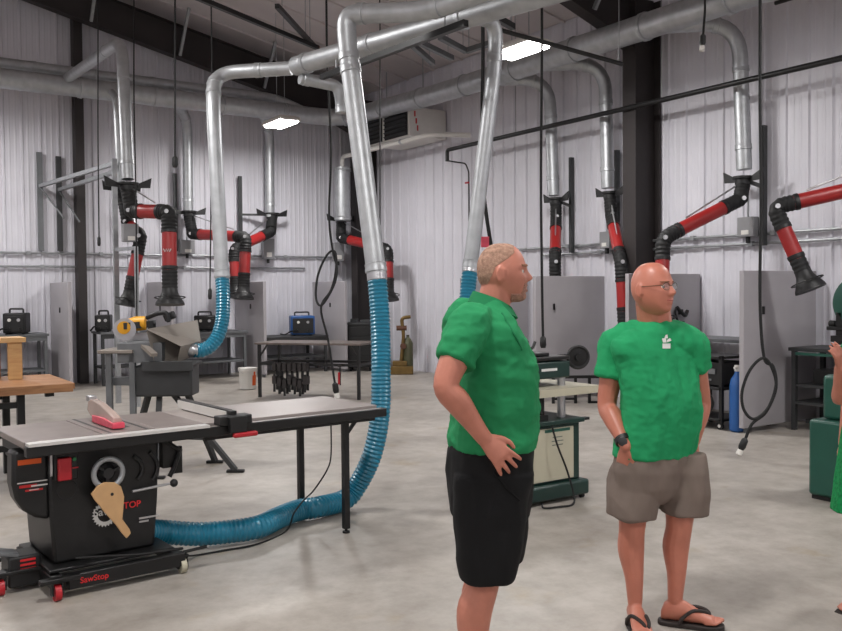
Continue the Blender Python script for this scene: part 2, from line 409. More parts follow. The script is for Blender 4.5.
# ------------------------------------------------------------------ overhead ducts
def duct(name, label, cat, pts, r, bend=.3, collars=(), group=None, m=None, n=20, parent=None):
    path = rounded(pts, bend, 8); base = min((V(p) for p in pts), key=lambda p: p.z)
    t = thing(name, label, cat, base, 0, group)
    MB().tube(path, r, n).build('pipe', m or M_GALV, t)
    tot = sum((b-a).length for a, b in zip(path[:-1], path[1:]))
    for c in collars:
        s = c * tot
        for a, b in zip(path[:-1], path[1:]):
            L = (b-a).length
            if s <= L or b is path[-1]:
                p = a + (b-a) * (s / L); d = (b-a).normalized()
                MB().lathe(p - d*.035, d, [(0, r*1.01), (.004, r*1.1), (.03, r*1.06), (.04, r*1.1), (.066, r*1.1), (.07, r*1.01)], n).build('collar', M_GALV, t)
                break
            s -= L
    return t
duct('main_duct', 'large galvanised main duct running along the end wall and long wall', 'duct', [(-4, 15.7, 5.17), (8.7, 15.7, 5.1), (8.7, 12, 4.97), (8.7, -5, 4.95)], .165, .7, [i / 26 for i in range(1, 26)])
duct('upper_duct', 'slimmer galvanised duct above the main duct on the end wall', 'duct', [(-4, 16.0, 5.47), (7.4, 16.0, 5.42), (7.9, 15.85, 5.2)], .10, .3, [i / 12 for i in range(1, 12)])
G = 'vertical drop ducts to the fume arms'
R_D = .095
duct('drop_duct', 'vertical galvanised duct above the red arm beside the looped cord', 'duct', [(8.75, 7.75, 4.97), (9.58, 7.0, 4.97), (9.58, 6.92, 3.12)], R_D, .45, (.3, .55, .9), G)
duct('drop_duct', 'vertical galvanised duct just past the long wall column', 'duct', [(8.75, 10.05, 4.97), (9.58, 9.3, 4.97), (9.58, 9.25, 3.12)], R_D, .45, (.3, .55, .9), G)
duct('drop_duct', 'vertical galvanised duct above the fume arm folded towards the planer', 'duct', [(8.75, 11.2, 4.99), (9.58, 10.5, 4.97), (9.58, 10.42, 3.12)], R_D, .45, (.3, .55, .9), G)
duct('drop_duct', 'vertical galvanised duct above the outstretched arm past the bandsaw', 'duct', [(8.75, 5.75, 4.97), (9.58, 5.0, 4.97), (9.58, 4.9, 3.12)], R_D, .45, (.3, .55, .9), G)
duct('drop_duct', 'vertical galvanised duct on the end wall left of the teal hose', 'duct', [(5.3, 15.75, 5.1), (5.8, 16.55, 4.95), (5.8, 16.58, 3.15)], R_D, .4, (.3, .9), G)
duct('drop_duct', 'vertical galvanised duct under the light near the end wall', 'duct', [(7.0, 15.75, 5.05), (7.5, 16.55, 4.9), (7.5, 16.58, 3.15)], R_D, .4, (.3, .9), G)
pa = at(128, 180, D=12.1)
duct('drop_duct', 'vertical galvanised duct hanging beside the grey strut frame', 'duct', [at(68, 78, Y=15.6), at(122, 40, D=12.3), V((pa.x, pa.y, 3.2))], .083, .35, (.45, .7, .95), G)
duct('drop_duct', 'short galvanised duct behind the strut frame post', 'duct', [at(112, 92, Y=15.6), at(117, 100, D=13.2), at(121, 186, D=13.2)], .06, .3, (.6,), G)
duct('drop_duct', 'wide pale duct in front of the corner column', 'duct', [(8.95, 16.15, 4.2), (8.95, 16.15, 3.1)], .165, .2, (.05, .95), G)
duct('horizontal_duct', 'thin white duct running under the unit heater to the corner', 'duct', [(8.95, 16.15, 4.16), (8.95, 16.15, 4.42), (9.0, 13.0, 4.42), (9.6, 12.6, 4.4)], .045, .2, (.3, .6), None, M_WHITE)

# branch ducts over the machines, hung at about 3.8 m
ZT = 3.85
B0 = at(214, 73, Z=ZT); B1 = at(296, 66, Z=ZT); B2 = at(420, 30, Z=ZT)
Bend = B2 + (B2 - B1) * 2.2; Bend.z = ZT
duct('trunk_duct', 'galvanised trunk duct crossing above the table saw', 'duct', [B1, B2, Bend], .092, .3, (.03, .2, .4, .62, .8))
def drop(name, label, top_pts, a, b, r, collars):
    return duct(name, label, 'duct', list(top_pts) + [a, b], r, .28, collars, 'drop ducts over the machines')
HA = at(347, 42, D=7.0); HB = at(377, 277, D=6.75)
A1 = at(346, 14, D=7.0); A2 = at(428, 12, D=6.75); A3 = at(520, -22, D=6.3)
drop('machine_drop_duct', 'galvanised drop duct leaning down to the table saw hose', [A3, A2, A1], HA, HB, .077, (.2, .38, .5, .53, .98))
hb = at(222, 277, D=8.35)
drop('machine_drop_duct', 'galvanised drop duct feeding the dust hood hose', [B1 + V((0, .1, 0)), B0], at(213, 105, D=8.5), hb, .068, (.12, .3, .36, .99))
hc = at(470, 270, D=7.75)
drop('machine_drop_duct', 'galvanised drop duct coming down behind the man with hand on hip', [at(455, 14, D=7.3), at(496, 20, D=7.7)], at(495, 62, D=7.75), hc, .065, (.15, .3, .98))
drop('machine_drop_duct', 'short capped stub duct below the trunk duct', [at(300, 78, D=8.6), at(338, 86, D=8.8)], at(341, 100, D=8.8), at(342, 113, D=8.8), .06, (.1, .95))
# ------------------------------------------------------------------ fume extraction arms
def fume_arm(label, top, S, E, H, R=.082, strut=None, hood=True, badge=False):
    top, S, E, H = V(top), V(S), V(E), V(H)
    t = thing('fume_arm', label, 'fume arm', (top.x, top.y, H.z), 0, 'red fume extraction arms')
    d1 = (E - S).normalized(); d2 = (H - E).normalized(); L1 = (E-S).length; L2 = (H-E).length
    b = MB(); b.lathe(top + V((0, 0, .02)), (0, 0, -1), [(0, R*1.5), (.03, R*1.5), (.035, R*1.15), (.1, R*1.15)], 20)
    b.build('mount_flange', M_BLACK, t)
    wall_x = abs(top.x - 9.58) < .2; wd = V((0, 1, 0)) if wall_x else V((1, 0, 0)); n = V((1, 0, 0)) if wall_x else V((0, 1, 0))
    for s in (-1, 1):
        g = MB(); g.prism([top + wd*s*R*1.2 - n*.01, top + wd*s*R*3.4 + V((0, 0, .10)) - n*.01, top + wd*s*R*3.2 - V((0, 0, .04)) - n*.01, top + wd*s*R*1.2 - V((0, 0, .05)) - n*.01], 0, n*.02)
        g.build('gusset', M_BLACK, t, smooth=False)
    if strut is not None:
        s = MB(); p0 = top + strut; s.bar(p0 + V((0, 0, .75)), p0 - V((0, 0, .75)), .07, .05); s.bar(p0 - V((0, 0, .02)), top - V((0, 0, .02)), .06, .04)
        s.build('wall_strut', M_DKGREY, t, smooth=False)
    a1 = S + d1 * min(.26, L1*.25); a2 = E - d1 * min(.24, L1*.22); b1 = E + d2 * min(.26, L2*.25); b2 = H - d2 * min(.5, L2*.4)
    corrugated(spline(rounded([top - V((0, 0, .08)), S + V((0, 0, .05)), S, a1], .16, 6), 2), R*1.04, .05, .04).build('shoulder_hose', M_RUB, t)
    MB().cyl(a1 - d1*.04, a2 + d1*.04, R, 20).build('red_tube', M_RED, t)
    corrugated(rounded([a2, E, b1], .3, 10), R*1.06, .05, .05).build('elbow_hose', M_RUB, t)
    MB().cyl(b1 - d2*.04, b2 + d2*.04, R, 20).build('red_tube', M_RED, t)
    for p, d in ((a1, d1), (a2, d1), (b1, d2), (b2, d2)):
        MB().lathe(p - d*.02, d, [(0, R), (.002, R*1.12), (.038, R*1.12), (.04, R)], 20).build('clamp_band', M_BLACK, t)
    corrugated([b2, b2 + d2*((H-b2).length - .2)], R*1.05, .05, .04).build('wrist_hose', M_RUB, t)
    c = MB(); h0 = H - d2*.22
    c.lathe(h0, d2, [(0, R*1.05), (.05, R*1.1), (.1, R*1.35), (.19, R*1.95), (.22, R*2.0), (.22, R*1.85), (.12, R*1.2)], 24)
    hd = c.build('hood', M_BLACK, t)
    MB().ring(H - d2*.1, d2, R*2.05, .008, 28, 6).build('grab_ring', M_BLACK, hd)
    # balance rod above the upper tube
    side = V((0, 0, 1)) if abs(d1.z) < .85 else n
    MB().tube([top - V((0, 0, .05)) + side*.0 + d1*.06, a2 + side * R * 1.25 - d1*.1], .011, 8).build('balance_rod', M_ALU, t)
    for q in (S, E):
        MB().cyl(q - CF*R*1.2, q - CF*R*1.32, .028, 12).build('pivot_cap', M_ALU, t)
    if badge:
        q = E.lerp(H, .42) - CF*R*1.0; u = CR
        z = MB(); Q = [q - CF*.006 + CR*x + CU*y for x, y in ((-.05,.02),(-.03,-.02),(-.01,.02),(.0,-.015),(.02,.02),(.03,-.02),(.05,.02))]
        z.tube(Q, .006, 6); z.build('badge', M_WPRINT, t)
    return t
WS = V((.2, 0, 0))
fume_arm('red fume arm reaching from the wall to behind the bald head', at(743, 178, X=9.58), at(741, 199, D=11.0), at(663, 238, D=10.75), at(661, 325, D=10.6), .085, V((.2, -.16, -.1)))
fume_arm('red fume arm hanging down beside the dark long wall column', at(610, 193, X=9.58), at(611, 214, D=12.9), at(621, 262, D=12.3), at(625, 340, D=12.25), .085, V((.2, .05, -.1)))
fume_arm('red fume arm pointing outward above the planer booth', at(556, 199, X=9.58), at(556, 217, D=13.9), at(555, 262, D=13.35), at(556, 325, D=13.5), .085, V((.2, -.14, -.1)))
fume_arm('red fume arm with black hood hanging above the workbench by the bandsaw', (9.58, 4.9, 3.12), (9.45, 4.95, 2.78), at(774, 207, D=9.6), at(811, 290, D=9.4), .082, V((.2, .1, -.1)))
fume_arm('red fume arm on the end wall behind the dust hood pipe', at(189, 212, Y=16.58), at(192, 234, D=16.9), at(246, 237, D=15.9), at(243, 299, D=15.8), .1, V((-.2, .2, 0)))
fume_arm('red fume arm below the light near the end wall', at(272, 214, Y=16.58), at(271, 232, D=17.7), at(234, 249, D=16.9), at(236, 297, D=16.8), .1, V((-.6, .2, 0)))
fume_arm('red fume arm by the corner column behind the saw duct', at(341, 219, D=18.6), at(341, 238, D=18.5), at(388, 249, D=17.6), at(389, 300, D=17.4), .1)
fume_arm('red fume arm with flat black hood beside the strut frame', at(128, 184, D=12.1), at(131, 211, D=12.1), at(169, 212, D=11.7), at(170, 305, D=11.6), .095, badge=True)
fume_arm('short red fume arm behind the strut frame post', at(122, 188, D=13.2), at(127, 222, D=13.2), at(141, 236, D=12.9), at(127, 306, D=12.8), .085)

# ------------------------------------------------------------------ unit heater
t = thing('unit_heater', 'white unit heater with black louvres hung on the long wall', 'heater', (9.45, 14.45, 4.48))
MB().bounds(9.02, 9.86, 13.7, 15.2, 4.5, 5.05).build('cabinet', M_WHITE, t, bevel=.02)
MB().bounds(9.0, 9.02, 13.76, 14.55, 4.53, 5.02).build('louvre_frame', M_BLACK, t)
MB().bounds(9.0, 9.02, 14.66, 15.15, 4.53, 5.02).build('louvre_frame', M_BLACK, t)
for k in range(6):
    z = 4.57 + k * .08
    MB().box((8.985, 14.155, z), (.06, .76, .008), M=Matrix.Rotation(.6, 4, 'Y')).build('louvre', M_DKGREY, t, smooth=False)
    MB().box((8.985, 14.905, z), (.06, .46, .008), M=Matrix.Rotation(.6, 4, 'Y')).build('louvre', M_DKGREY, t, smooth=False)
for yy in (13.8, 15.1):
    MB().tube([(9.4, yy, 5.05), (9.4, yy, zroof(9.4))], .012, 6).build('hanger_rod', M_GALV2, t)
for k in range(3):
    MB().box((9.14 + k*.03, 13.697, 4.92 - k*.13), (.03, .006, .1)).build('warning_print', M_REDPRINT, t)

# ------------------------------------------------------------------ pipes, conduits, struts
t = thing('air_pipe', 'long black pipe running level along the long wall', 'pipe', (9.3, 6, 4.1))
MB().tube(rounded([(9.3, 12.9, 3.95), (9.3, 12.9, 4.15), (9.3, -5, 4.15)], .06), .035, 10).build('pipe', M_BLKMET, t)
for yy in (11, 8.0, 5.2): MB().tube([(9.3, yy, 4.18), (9.3, yy, zroof(9.3))], .008, 6).build('hanger_rod', M_GALV2, t)
t = thing('air_drop_pipe', 'thin wall pipe with red valve handles beside the hose', 'pipe', (9.8, 12.9, 1.2))
MB().tube(rounded([(9.3, 12.95, 3.97), (9.75, 12.95, 3.95), (9.82, 12.95, 3.8), (9.82, 12.95, 1.1)], .05), .014, 8).build('pipe', M_DARKSTEEL, t)
for z in (3.6, 2.0, 1.75, 1.2): MB().box((9.78, 12.95, z), (.03, .1, .03)).build('valve_handle', M_REDPL if z != 2.0 else M_BLKMET, t)
tag(MB().tube([(9.3, 6.3, 4.97), (9.3, 1, 4.97)], .025, 8).build('upper_pipe', M_BLKMET), 'black pipe high under the eave above the long wall', 'pipe')
t = thing('brace_rod', 'dark rod slanting down in front of the main duct beside the bright light', 'rod', at(622, 64, D=10.1))
MB().tube([at(500, 30, D=9.7), at(622, 64, D=10.1)], .026, 8).build('rod', M_BLKMET, t)
for p in (at(503, 30.8, D=9.7), at(619, 63.1, D=10.1)): MB().tube([p, (p.x, p.y, zroof(p.x))], .005, 6).build('hanger_wire', M_GALV2, t)
def conduit(label, p, q, r=.02):
    p, q = V(p), V(q); t = thing('conduit', label, 'conduit', (p + q) / 2, 0, 'wall conduits'); MB().tube([p, q], r, 8).build('tube', M_GALV2, t)
    k = int((q-p).length / 1.2); d = (q-p).normalized()
    for i in range(1, k): MB().box(p.lerp(q, i / k), (.06, .06, .06)).build('strap', M_GALV2, t)
conduit('upper level conduit along the end wall', (-2, 16.84, 2.36), (9.2, 16.84, 2.36))
conduit('lower level conduit along the end wall', (-2, 16.84, 2.12), (8.4, 16.84, 2.12))
conduit('upper level conduit along the long wall', (9.84, 3, 2.32), (9.84, 11.6, 2.32))
conduit('lower level conduit along the long wall', (9.84, 3, 2.2), (9.84, 11.0, 2.2))
def control_box(px, py, w, h, label, X=None, Y=None, D=None, rz=0):
    p = at(px, py, X=X, Y=Y, D=D); t = thing('control_box', label, 'electrical box', p, 0, 'grey control boxes at the arms')
    n = V((-1, 0, 0)) if X else V((0, -1, 0)); dims = (.12, w, h) if X else (w, .12, h)
    MB().box(p, dims).build('case', M_BOX, t, bevel=.008)
    f = p + n*.062; MB().box(f + V((0, 0, -h*.28)), (.012, w*.45, h*.22) if X else (w*.45, .012, h*.22)).build('switch_plate', M_WHITE, t)
    MB().tube([p + V((0, 0, h/2)), p + V((0, 0, h/2 + .5))], .014, 8).build('conduit_stub', M_GALV2, t)
    MB().tube([p - V((0, 0, h/2)), p - V((0, 0, h/2 + .08))], .03, 8).build('cable_gland', M_BLACK, t)
control_box(748, 227, .24, .25, 'grey control box under the arm by the looped cord', X=9.74)
control_box(607, 240, .2, .25, 'grey control box beside the dark long wall column', X=9.74)
control_box(187, 247, .28, .27, 'grey control box on the end wall under the hood arm', Y=16.74)
control_box(268, 249, .24, .42, 'tall grey control box under the light near the end wall', Y=16.74)
control_box(338, 252, .24, .4, 'grey control box in front of the corner column', D=18.8)

# strut frame standing out from the end wall
fr = thing('strut_frame', 'grey steel strut frame standing out from the end wall', 'frame', at(114, 400, D=13.0))
zr = 3.55
for px0, px1, z in ((40, 114, 3.55), (59, 122, 3.5)):
    p = at(px0, 187, Y=16.82); q = at(px1, 165, D=13.0 if px1 == 114 else 13.3)
    MB().bar((p.x, 16.82, z), (q.x, q.y, z), .06, .06).build('rail', M_GALV2, fr, smooth=False)
    MB().bar((p.x, 16.83, z + .6), (p.x, 16.83, 2.4), .09, .06).build('wall_channel', M_DKGREY if px0 == 59 else M_GREYST, fr, smooth=False)
    MB().bar((p.x, 16.8, z - .02), (p.x + (q.x - p.x)*.35, 16.8 + (q.y - 16.8)*.35, z - .65), .02, .02).build('brace', M_GREYST, fr, smooth=False)
p = at(114, 163, D=13.0); MB().bar((p.x, p.y, 0), (p.x, p.y, 3.62), .07, .07).build('post', M_GALV2, fr, smooth=False)
p2 = at(136, 246, D=12.6); MB().bar((p2.x, p2.y, 0), (p2.x, p2.y, 2.3), .05, .05).build('post', M_GALV2, fr, smooth=False)
MB().bar((p.x, p.y, 2.28), (p2.x, p2.y, 2.28), .05, .05).build('cross_rail', M_GALV2, fr, smooth=False)
q = at(130, 233, D=12.8); MB().box(q, (.22, .12, .26)).build('switch_case', M_BOX, fr, bevel=.008)
MB().box(q + V((0, -.065, -.08)), (.1, .012, .06)).build('switch_plate', M_WHITE, fr)

def strut(label, pts, w, m, Z=None, rods=True, ztop=None):
    P = [at(a, b, Z=Z) for a, b in pts]; t = thing('strut_or_shadow_bar', label, 'strut', P[0], 0, 'ceiling strut pieces')
    for a, b in zip(P[:-1], P[1:]): MB().bar(a, b, w, w).build('channel', m, t, smooth=False)
    if rods:
        for a in (P[0].lerp(P[-1], .12), P[0].lerp(P[-1], .88)): MB().tube([a, (a.x, a.y, ztop or zroof(a.x))], .006, 6).build('hanger_rod', M_GALV2, t)
strut('black strut channel below the trunk duct', [(322, 77), (466, 23)], .05, M_BLKMET, 3.66, True, 3.77)
strut('long black strut channel crossing the ceiling above the rafter', [(196, -3), (318, 48)], .05, M_BLKMET, 4.7)
strut('short black strut channel meeting the long ceiling strut', [(277, 6), (314, 46)], .05, M_BLKMET, 4.75)
strut('black strut channel running up beside the bright light', [(478, 19), (560, -8)], .06, M_BLKMET, 4.4)
strut('short black strut channel below the light strut', [(490, 14), (513, 27)], .06, M_BLKMET, 4.35)
for k, (a, b) in enumerate((((403, 37), (433, 63)), ((417, 41), (452, 58)), ((440, 37), (466, 51)))):  # pale shadow bars on the ceiling, modelled as solid grey bars
    strut(('steep grey ceiling shadow modelled as a bar nearest the unit heater', 'long grey ceiling shadow modelled as a bar between its two neighbours', 'grey ceiling shadow modelled as a bar joining the angled bar')[k], [a, b], .07, M_GREYST, 5.0, rods=True)
strut('angled grey ceiling shadow modelled as a bar near the middle drop duct', [(466, 51), (491, 43)], .07, M_GREYST, 5.0)  # last shadow bar, its shade given as a grey solid

# ------------------------------------------------------------------ hanging cords
def cord(label, pts, r, plug=None, plug_m=None, n=6):
    """pts: [(px, py, depth)] from the roof down"""
    P = [at(a, b, D=d) for a, b, d in pts]; P = [V((P[0].x, P[0].y, zroof(P[0].x)))] + P
    t = thing('hanging_cord', label, 'power cord', P[-1], 0, 'drop cords from the roof')
    MB().tube([P[0]] + spline(P[1:], n), r, 8).build('cable', M_RUB, t)
    if plug:
        e, d = P[-1], (P[-1] - P[-2]).normalized()
        MB().lathe(e - d*.02, d, [(0, r), (.02, plug), (.09, plug*1.1), (.12, plug*.8)], 12).build('plug', M_BLACK, t)
        if plug_m: MB().lathe(e + d*.1, d, [(0, plug*.85), (.05, plug*.95), (.06, plug*.5)], 12).build('plug_cap', plug_m, t)
    return t
cord('thin black cord hanging in front of the slim end wall column', [(98, 30, 11), (98, 130, 11), (99, 238, 11)], .008, .02)
cord('thin black cord hanging along the duct by the strut frame', [(134, 5, 11.6), (134, 100, 11.6), (136, 200, 11.6), (137, 345, 11.6)], .01)
cord('black cord ending in a plug beside the end wall drop duct', [(175, 0, 9.5), (175, 80, 9.5), (175, 158, 9.5)], .011, .03)
cord('thin black cord beside the dust hood drop duct', [(212, 60, 9.4), (211, 200, 9.4), (210, 290, 9.4)], .008, .02)
c = [(327, 60, 9.5), (331, 150, 9.5), (329, 215, 9.5), (333, 252, 9.5), (337, 268, 9.45), (334, 285, 9.4), (322, 305, 9.4), (316, 298, 9.45), (318, 275, 9.5), (327, 255, 9.55), (335, 252, 9.5), (336, 270, 9.45), (331, 290, 9.45), (321, 308, 9.45), (328, 340, 9.5), (335, 384, 9.5)]
cord('black cord with a hanging loop and plug above the steel table', c, .0125, .032, M_WHITE)
cord('straight thin black cord beside the saw drop duct', [(380, 30, 10.5), (380, 130, 10.5), (380, 225, 10.5)], .008)
pc_ = cord('black cord coming down behind the head of the man with hand on hip', [(483, 55, 8.3), (482, 140, 8.3), (484, 195, 8.3), (491, 245, 8.3), (496, 270, 8.3)], .018, .03)
q_ = at(485, 242, D=8.2); MB().box(q_, (.075, .012, .1), rz=math.radians(-34)).build('pink_tag', M_PINK, pc_, bevel=.004)
cord('straight black cord hanging between the two men', [(542, 40, 8.8), (541, 180, 8.8), (542, 280, 8.8), (543, 338, 8.8)], .013, .03)
c = [(760, 40, 8.4), (760, 104, 8.4), (761, 200, 8.4), (760, 300, 8.4), (764, 357, 8.4), (773, 366, 8.38), (776, 385, 8.36), (768, 408, 8.36), (754, 419, 8.38), (744, 410, 8.4), (742, 392, 8.42), (750, 370, 8.42), (763, 358, 8.4), (772, 368, 8.38), (776, 388, 8.37), (766, 412, 8.37), (752, 424, 8.38), (745, 440, 8.4)]
cord('thick black cord with a big loop hanging beside the grey divider', c, .0145, .032, M_WHITE, 6)
cord('short black cord ending high beside the column rafter', [(705, 10, 9), (703, 36, 9)], .012, .03, M_WHITE)
# ------------------------------------------------------------------ table saw
ts = thing('table_saw', 'black cabinet table saw on a wheeled base with long extension table', 'table saw', (.84, 5.02, 0), math.radians(3.9))
def tp(name, m, mb, parent=None, bevel=0.0, smooth=True): return mb.build(name, m, parent or ts, local=True, bevel=bevel, smooth=smooth)
tp('left_wing', M_IRON, MB().bounds(0, .412, 0, .69, .825, .86), bevel=.004)
mt = tp('main_table', M_IRON, MB().bounds(.416, .715, 0, .69, .822, .862), bevel=.004)
tp('throat_plate', M_DKGREY, MB().bounds(.53, .62, .14, .5, .8622, .8632), mt)
for xx in (.46, .67): tp('miter_slot', M_DKGREY, MB().bounds(xx-.009, xx+.009, .001, .689, .862, .8628), mt)
tp('right_wing', M_IRON, MB().bounds(.719, 1.02, 0, .69, .825, .86), bevel=.004)
et = tp('extension_table', M_LAM, MB().bounds(1.025, 2.285, .005, .69, .826, .858), bevel=.003)
tp('apron', M_BLKMET, MB().bounds(1.03, 2.28, .02, .05, .75, .826).bounds(1.03, 2.28, .64, .68, .75, .826).bounds(2.245, 2.28, .05, .64, .75, .826), et, smooth=False)
fr_ = tp('front_rail', M_BLKMET, MB().bounds(.0, 2.315, -.075, -.012, .785, .842), bevel=.006)
tp('rail_angle', M_RAIL, MB().bounds(.01, 1.02, -.082, -.004, .842, .858), fr_)
tp('measuring_tape', M_LAM, MB().bounds(1.03, 2.28, -.06, -.03, .8422, .8432), fr_)
tp('rear_rail', M_BLKMET, MB().bounds(.05, 2.3, .692, .73, .79, .845), bevel=.004)
fn = tp('rip_fence', M_BLKMET, MB().bounds(1.165, 1.205, -.06, .75, .868, .925), bevel=.003)
tp('fence_head', M_BLACK, MB().bounds(1.08, 1.29, -.095, -.0, .845, .9).bounds(1.13, 1.24, -.13, -.09, .80, .9), fn, bevel=.006)
tp('fence_face', M_WHITE, MB().bounds(1.155, 1.165, 0, .73, .866, .918), fn)
tp('fence_stripe', M_DARKSTEEL, MB().bounds(1.166, 1.204, .0, .74, .9252, .9258), fn)
tp('clamp_lever', M_REDPL, MB().bounds(1.15, 1.31, -.135, -.1, .77, .80), fn, bevel=.01)
for (xx, yy) in ((2.03, .61), (2.06, .06)):
    lg = tp('leg', M_BLKMET, MB().bounds(xx-.02, xx+.02, yy-.02, yy+.02, .03, .76), smooth=False)
    tp('leveller', M_RUB, MB().lathe((xx, yy, 0), (0, 0, 1), [(0, .025), (.012, .025), (.015, .01), (.03, .01)], 12), lg)
    tp('leg_gusset', M_BLKMET, MB().bar((xx, yy, .66), (xx + .09, yy, .76), .02, .02), lg)
cb = tp('cabinet', M_BLKMET, MB().loft([[V((a, b, z)) for a, b in ((x0, .09), (x1, .09), (x1, .62), (x0, .62))] for x0, x1, z in ((.17, .74, .15), (.15, .765, .45), (.145, .775, .8))]), bevel=.018)
tp('trunnion_box', M_BLACK, MB().bounds(.03, .98, .1, .6, .76, .824))
# arched bevel slots on the cabinet front
for R0, a0, a1 in ((.22, -.5, .7), (.31, -.45, .55)):
    sl_ = MB(); P = [V((.45 + R0*math.cos(a), .086, .62 + R0*.55*math.sin(a))) for a in [a0 + (a1-a0)*i/12 for i in range(13)]]
    sl_.tube(P, .014, 8); tp('bevel_slot', M_BLACK, sl_, cb)
# motor cover bulging to the left
prof = [(-.03, .80), (-.035, .62), (-.02, .54), (.02, .47), (.08, .425), (.155, .40), (.155, .80)]
mc = tp('motor_cover', M_BLKMET, MB().prism([(a, .1, z) for a, z in prof], 0, (0, .13, 0)), bevel=.02)
tp('warning_label', M_ORANGE, MB().bounds(-.005, .115, .0965, .0985, .722, .75), mc)
tp('warning_label', M_WPRINT, MB().bounds(-.01, .145, .0965, .0985, .622, .628), mc)
tp('warning_label', M_REDPRINT, MB().bounds(0, .09, .0965, .0985, .597, .612).bounds(.03, .12, .0965, .0985, .575, .585), mc)
tp('warning_label', M_WPRINT, MB().bounds(.06, .145, .0963, .0983, .598, .606).bounds(.05, .1, .0963, .0983, .58, .584), mc)
# switch
sw = tp('switch_box', M_BLACK, MB().bounds(.165, .29, .03, .09, .62, .785), bevel=.008)
tp('stop_paddle', M_REDPL, MB().lathe((.213, .025, .69), (0, 1, 0), [(0, .02), (.004, .03), (.018, .034), (.02, .02)], 16).bounds(.178, .25, .002, .03, .625, .75), sw, bevel=.014)
tp('switch_bracket', M_ALU, MB().bounds(.148, .160, .05, .09, .65, .79), sw)
tp('start_button', mat('green_button', (.1, .45, .25), .4), MB().cyl((.268, .03, .735), (.268, .018, .735), .01, 12), sw)
tp('indicator', M_REDPL, MB().bounds(.252, .29, .024, .03, .683, .69), sw)
tp('hang_loop', M_RUB, MB().ring((.235, .05, .565), (0, 1, 0), .055, .003, 24, 6), sw)
# handwheel
hw = tp('handwheel', M_GALV2, MB().ring((.447, .01, .635), (0, 1, 0), .08, .016, 36, 10))
tp('wheel_hub', M_BLACK, MB().lathe((.447, .085, .635), (0, -1, 0), [(0, .05), (.05, .05), (.07, .03), (.085, .03)], 20), hw)
for k in range(3):
    a = k * 2*PI/3 + .4; tp('spoke', M_BLACK, MB().bar((.447, .015, .635), (.447 + .08*math.cos(a), .01, .635 + .08*math.sin(a)), .02, .012), hw)
# blade emblem and lettering
em = MB(); ring = []
for k in range(48):
    a = 2*PI*k/48; r = .074 if k % 2 == 0 else .062; ring.append((.45 + r*math.cos(a), .083, .388 + r*math.sin(a)*1.0))
em.prism(ring, 0, (0, .003, 0)); tp('blade_emblem', M_WPRINT, em, cb, smooth=False)
tp('emblem_core', M_BLKMET, MB().lathe((.45, .0845, .388), (0, -1, 0), [(0, .043), (.003, .043)], 28).bounds(.39, .5, .0805, .083, .385, .425), cb)
text('Saw', .062, M_WPRINT, cb, basis((.432, .079, .403), (1, 0, 0), (0, 0, 1)), 'lettering')
text('STOP', .052, M_REDPRINT, cb, basis((.592, .079, .418), (1, 0, 0), (0, 0, 1)), 'lettering')
tp('rating_plate', M_ALU, MB().bounds(.645, .765, .082, .085, .325, .335).bounds(.645, .7, .082, .085, .305, .315), cb)
# mobile base
mb_ = tp('mobile_base', M_BLKMET, MB().bounds(.2, .86, -.07, -.01, .045, .125).bounds(.8, .86, -.01, .72, .05, .12).bounds(.12, .18, -.01, .72, .05, .12).bounds(.12, .86, .66, .72, .05, .12).bounds(.12, .82, .0, .66, .13, .15), bevel=.006)
for q_ in ((-.12, .14, .18, .26, .11, .13), (-.1, .13, .48, .56, .11, .13), (.05, .26, -.09, -.04, .1, .125)): tp('outrigger', M_BLKMET, MB().bounds(*q_), mb_, bevel=.004)
pd = tp('foot_pedal', M_BLACK, MB().bounds(-.04, .13, .2, .38, .03, .2), bevel=.012)
tp('pedal_plate', M_GREYST, MB().box((-.06, .26, .225), (.16, .12, .025), M=Matrix.Rotation(.25, 4, 'Y')), pd, bevel=.006)
for k in range(3): tp('pedal_stripe', M_REDPRINT, MB().bounds(.02, .1, .197, .2, .12 + k*.025, .132 + k*.025), pd)
for (xx, yy) in ((.14, -.06), (-.08, .22), (.84, .66), (.85, -.04)):
    fk = tp('caster', M_REDPL if xx < .2 else M_CREAM, MB().cyl((xx-.016, yy, .045), (xx+.016, yy, .045), .045, 18))
    tp('caster_fork', M_BLKMET, MB().bounds(xx-.03, xx-.022, yy-.02, yy+.02, .03, .11).bounds(xx+.022, xx+.03, yy-.02, yy+.02, .03, .11).bounds(xx-.03, xx+.03, yy-.03, yy+.03, .1, .11), fk, smooth=False)
text('SawStop', .045, M_REDPRINT, mb_, basis((.335, -.0725, .085), (1, 0, 0), (0, 0, 1)), 'lettering')
tp('pedal_rod', M_BLKMET, MB().tube([(.86, -.04, .12), (1.0, -.05, .13)], .01, 8).tube([(.25, -.02, .2), (.6, -.05, .16), (.86, -.03, .14)], .008, 8), mb_)
kn = tp('tilt_lock', M_ALU, MB().tube([(.6, .06, .5), (.82, .05, .515)], .008, 8))
tp('knob', M_BLACK, MB().ellipsoid((.845, .05, .516), (.024, .024, .024)), kn)
tp('tool_hook', M_BLKMET, MB().bounds(.80, .86, .1, .16, .6, .78).bounds(.86, .92, .1, .13, .56, .72).tube([(.82, .1, .76), (.9, .08, .7), (.86, .08, .6), (.83, .08, .55)], .014, 8))
